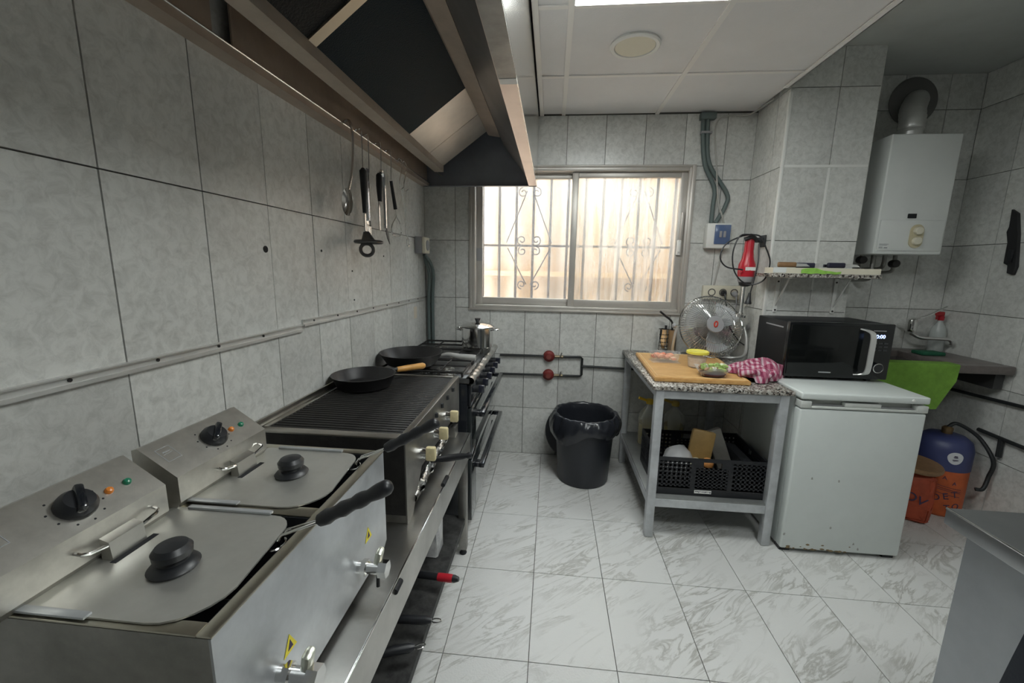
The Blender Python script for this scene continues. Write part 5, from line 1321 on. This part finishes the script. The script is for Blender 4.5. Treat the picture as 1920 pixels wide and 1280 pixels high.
b = B(); b.box((XR - .06, KY0 + .05, KZ - .14), (XR - .012, YB - .01, KZ - .046)); b.obj('support', mat('support_iron', (.05, .05, .05), .6), sk_)
ft = thing('kitchen_tap', 'chrome lever tap with a long swivel spout over the sink', 'tap', (2.27, YB - .05, 1.05))
tb_ = atY(1705, 632, 2.86)
tx, ty, tz = tb_.x, 2.86, 1.075
B().lathe([(.027, 0), (.029, .01), (.029, .055), (.025, .075), (.012, .085)], (tx, ty, tz - .035), 22).obj('body', M_CHROME, ft)
B().cyl((tx, ty, tz - .01), (tx + .01, YB - .003, tz - .01), .016, seg=14).obj('wall_mount', M_CHROME, ft)
B().tube(spline([(tx, ty, tz + .045), (tx + .06, ty - .01, tz + .062), (tx + .17, ty - .02, tz + .128)], 6), .0055, 8).obj('lever', M_CHROME, ft)
B().tube(spline([(tx, ty, tz - .045), (tx + .05, ty - .02, tz - .072), (tx + .15, ty - .035, tz - .074), (tx + .20, ty - .045, tz - .078), (tx + .215, ty - .05, tz - .105)], 6), .0105, 12).obj('spout', M_CHROME, ft)
sb = thing('spray_bottle', 'clear spray bottle with a red nozzle beside the tap', 'bottle', (2.497, 2.895, KZ))
sx, sy = 2.497, 2.895
B().lathe([(0, 0), (.036, 0), (.040, .006), (.040, .12), (.034, .15), (.016, .185), (.014, .205)], (sx, sy, KZ + .0006), 28, cap0=False).obj('bottle', mat('misty_plastic', (.66, .70, .68), .2, alpha=.55), sb)
B().lathe([(.015, .2), (.017, .205), (.017, .225), (.012, .23)], (sx, sy, KZ), 16).obj('collar', M_RED, sb)
b = B(); b.box((sx - .034, sy - .010, KZ + .228), (sx + .014, sy + .010, KZ + .256), .006); b.box((sx - .03, sy - .004, KZ + .205), (sx - .024, sy + .004, KZ + .23), .002); b.obj('trigger_head', mat('nozzle_red', (.42, .025, .03), .4), sb)
sg = tag(B().box((2.27, 2.70, KZ + .0006), (2.40, 2.79, KZ + .022), .007, 3).obj('scouring_pad', mat('dark_green_pad', (.01, .10, .05), .9, bump=.6, bscale=200)), 'dark green scouring pad on the sink counter', 'sponge')
gt = thing('green_towel', 'bright green microfibre cloth hanging over the sink front edge', 'cloth', (2.0, KY0, .75))
def gtf(u, v):
    x = 1.83 + u * .42
    if v < .22:
        return (x, KY0 + .07 - v / .22 * .075, KZ + .004)
    t = (v - .22) / .78
    zb = KZ - (.13 + .12 * min(1, u * 1.4)) if u < .8 else KZ - (.25 - (u - .8) * .8)
    return (x - .02 * t * u, KY0 - .008 - .02 * t - .004 * math.sin(u * 11) * t, KZ + .002 + (zb - KZ) * t)
b = B(); b.sheet(gtf, 30, 24, .003); b.obj('cloth', M_GREEN, gt)

# ------------------------------------------------------------------ corner under the sink: gas cylinder, sack, pipes
gc = thing('gas_cylinder', 'orange gas cylinder with a navy blue cap under the sink', 'gas cylinder', (2.33, 2.56, 0))
gcx, gcy = 2.365, 2.56
B().lathe([(0, .0), (.115, 0), (.125, .012), (.125, .285)], (gcx, gcy, 0), 36, cap0=False, cap1=False).obj('body', M_ORANGE, gc)
B().lathe([(.127, .285), (.127, .40), (.115, .445), (.085, .47), (.03, .478), (0, .478)], (gcx, gcy, 0), 36, cap0=False, cap1=False).obj('cap', M_BLUE, gc)
B().lathe([(.024, .475), (.026, .51), (.016, .52)], (gcx, gcy, 0), 16).obj('valve', mat('valve_brass', (.30, .2, .10), .4, .8), gc)
def ong(a, z, r=.1275): return Vector((gcx + r * math.cos(a), gcy + r * math.sin(a), z))
A0 = -PI / 2 - .35
b = B(); pts = [ong(A0 + .05 + .27 * math.cos(t), .375 + .042 * math.sin(t) - (.0 if math.sin(t) < 0 else .012 * math.sin(t)), .1282) for t in [2 * PI * k / 24 for k in range(24)]]
b.prism(pts, Vector((math.cos(A0), math.sin(A0), 0)) * .0015); b.obj('white_badge', mat('badge_white', (.62, .63, .66), .5), gc)
b = B()
for (da, z, l_) in ((.05, .383, .10), (.05, .376, .14), (.05, .36, .18)):
    p, q = ong(A0 + da - l_ / 2, z, .1305), ong(A0 + da + l_ / 2, z, .1305); b.tube([p, q], .0022, 5)
b.obj('badge_mark', M_INK, gc)
def cyl_text(body, size, a, z, rotdeg=0):
    n = Vector((math.cos(a), math.sin(a), 0)); rx = Vector((-math.sin(a), math.cos(a), 0)); p = ong(a, z, .1258)
    mt_ = Matrix((rx, Vector((0, 0, 1)), n)).transposed().to_4x4() @ Matrix.Rotation(math.radians(rotdeg), 4, 'Z')
    return text(body, size, p, mt_, M_INK, gc)
for i, ch in enumerate('DET'): cyl_text(ch, .055, A0 - .32 + i * .32, .115 + i * .016, 14)
for i, ch in enumerate('TO'): cyl_text(ch, .05, A0 + .12 + i * .33, .062 + i * .012, 12)
for (a, z) in ((A0 - .15, .243), (A0 + .22, .215)): cyl_text('\u2302' if 0 else 'A', .03, a, z)
for z in (.20, .188, .178, .155): 
    b = B(); b.tube([ong(A0 - .55 + k * .1, z - .002 * k, .1258) for k in range(12)], .0012, 4); b.obj('printed_line', M_INK, gc)
gh = tag(B().tube(spline([(gcx, gcy, .515), (gcx + .04, gcy - .01, .54), (gcx + .12, gcy - .06, .48), (XR - .035, 2.43, .37), (XR - .03, 2.44, .27), (gcx + .13, 2.43, .20), (gcx + .1, 2.44, .19)], 8), .010, 10).obj('gas_hose', M_PIPE), 'black gas hose curling from the gas cylinder along the right wall', 'hose')
sp_ = thing('sink_pipe', 'black pipe running along the right wall below the sink', 'pipe', (XR - .02, 2.4, .69))
B().tube([(2.30, YB - .02, .70), (XR - .03, YB - .03, .695), (XR - .02, 2.77, .692), (XR - .02, 2.2, .722)], .010, 8).obj('pipe', M_PIPE, sp_)
sp2 = thing('sink_pipe', 'lower black pipe with a tee on the right wall above the gas hose', 'pipe', (XR - .02, 2.4, .5))
B().tube([(XR - .02, 2.56, .51), (XR - .02, 2.45, .506), (XR - .02, 2.25, .50)], .011, 8).obj('pipe', M_PIPE, sp2)
B().tube([(XR - .02, 2.43, .505), (XR - .02, 2.425, .40)], .013, 8).obj('tee', M_PIPE, sp2)
ck = thing('orange_sack', 'dark orange printed sack standing beside the fridge', 'sack', (2.12, 2.45, 0))
SK = Matrix.Translation((2.105, 2.44, 0)) @ Matrix.Rotation(math.radians(-32), 4, 'Z')
b = B(); b.box((-.10, -.07, .002), (.105, .07, .30), .03, 3)
bmesh.ops.subdivide_edges(b.bm, edges=b.bm.edges, cuts=3, use_grid_fill=True)
for v in b.bm.verts:
    k = .5 + .5 * math.sin(v.co.z * 10); v.co.x *= .94 + .10 * k; v.co += Vector((random.uniform(-.005, .005), random.uniform(-.005, .005), 0))
b.xf(SK); b.obj('bag', M_SACK, ck, ang=70)
text('OV', .07, SK @ Vector((.03, -.0775, .15)), SK.to_3x3().to_4x4() @ Euler((PI / 2, .3, 0)).to_matrix().to_4x4(), M_INK, ck)
text('CARB', .045, SK @ Vector((-.01, -.0775, .23)), SK.to_3x3().to_4x4() @ Euler((PI / 2, .1, 0)).to_matrix().to_4x4(), M_INK, ck) if 0 else None
wd = thing('wooden_disc', 'oval brown wooden board lying on the orange sack', 'board', (2.12, 2.42, .30))
b = B(); b.lathe([(0, .0), (.125, 0), (.13, .008), (.13, .02), (.124, .028), (0, .028)], (0, 0, 0), 36, cap0=False, cap1=False)
b.xf(Matrix.Translation((2.115, 2.43, .318)) @ Euler((math.radians(9), math.radians(4), 0)).to_matrix().to_4x4() @ Matrix.Diagonal((1, .8, 1, 1))); b.obj('board', M_WOODD, wd)
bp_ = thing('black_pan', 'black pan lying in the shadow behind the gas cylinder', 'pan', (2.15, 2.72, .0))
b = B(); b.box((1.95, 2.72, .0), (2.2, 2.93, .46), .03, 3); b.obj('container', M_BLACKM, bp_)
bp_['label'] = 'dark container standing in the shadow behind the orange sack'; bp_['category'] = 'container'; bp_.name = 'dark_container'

# dark metal clamp on the right wall
dk = thing('wall_latch', 'dark iron bottle-opener shaped bracket on the right wall', 'bracket', (XR, 2.61, 1.41))
prof = [(1903, 392), (1915, 400), (1915, 440), (1912, 500), (1905, 516), (1893, 512), (1897, 497), (1887, 494), (1892, 468), (1897, 455), (1893, 435), (1900, 425)]
pts = [atX(px, py, XR) for px, py in prof]
b = B(); b.prism([(XR - .001, p.y, p.z) for p in pts], (-.018, 0, 0)); bmesh.ops.bevel(b.bm, geom=list(b.bm.edges), offset=.003, segments=1, affect='EDGES'); b.obj('plate', mat('dark_iron', (.035, .035, .037), .5, .4), dk)
b = B(); p = atX(1903, 480, XR); b.box((XR - .03, p.y - .012, p.z - .035), (XR - .019, p.y + .012, p.z + .035), .003); b.obj('catch', M_BLACK, dk)

# ------------------------------------------------------------------ steel table at the right
QX, QY, QZ = .962, 1.005, .85
stb = thing('steel_table', 'stainless steel work table at the right front', 'table', (1.6, .35, 0))
b = B(); b.box((QX, -.45, QZ - .04), (2.35, QY, QZ), .003); b.obj('table_top', mat('table_steel', (.42, .43, .44), .36, 1.0, var=.12, vscale=6), stb)
B().box((QX - .001, -.45, QZ - .003), (QX + .004, QY, QZ + .0012), .001).obj('rolled_edge', M_CHROME, stb)
B().box((QX + .03, -.40, .06), (QX + .033, QY - .03, QZ - .04)).obj('side_panel', mat('panel_steel', (.42, .44, .46), .42, .9, var=.15, vscale=5), stb, smooth=False)
for (x, y) in ((QX + .034, QY - .075), (QX + .034, -.40), (2.28, QY - .075), (2.28, -.40)):
    B().box((x, y, .0), (x + .04, y + .04, QZ - .04), .003).obj('leg', M_STEEL, stb)
# dark cloth bag hanging at the table side
dg = thing('dark_apron', 'dark navy cloth hanging against the side of the steel table', 'cloth', (QX, .72, .6))
pa = [atX(1925, 1105, QX - .03), atX(1840, 1255, QX - .03), atX(1842, 1285, QX - .03)]
def apr(u, v):
    y0_ = .40; y1_ = pa[1].y
    y = y0_ + (y1_ - y0_) * u
    ztop = QZ - .05; zb = .30
    z = ztop + (zb - ztop) * v
    lean = .0
    yy = y - (1 - v) * .055 * u
    bulge = .03 * math.sin(v * PI) * math.sin(min(1, (1 - u) * 3.0) * PI / 2)
    return (QX - .008 - bulge - .006 * math.sin(u * 15) * v, yy, z)
b = B(); b.sheet(apr, 24, 20, .012); b.obj('cloth', M_NAVY, dg)
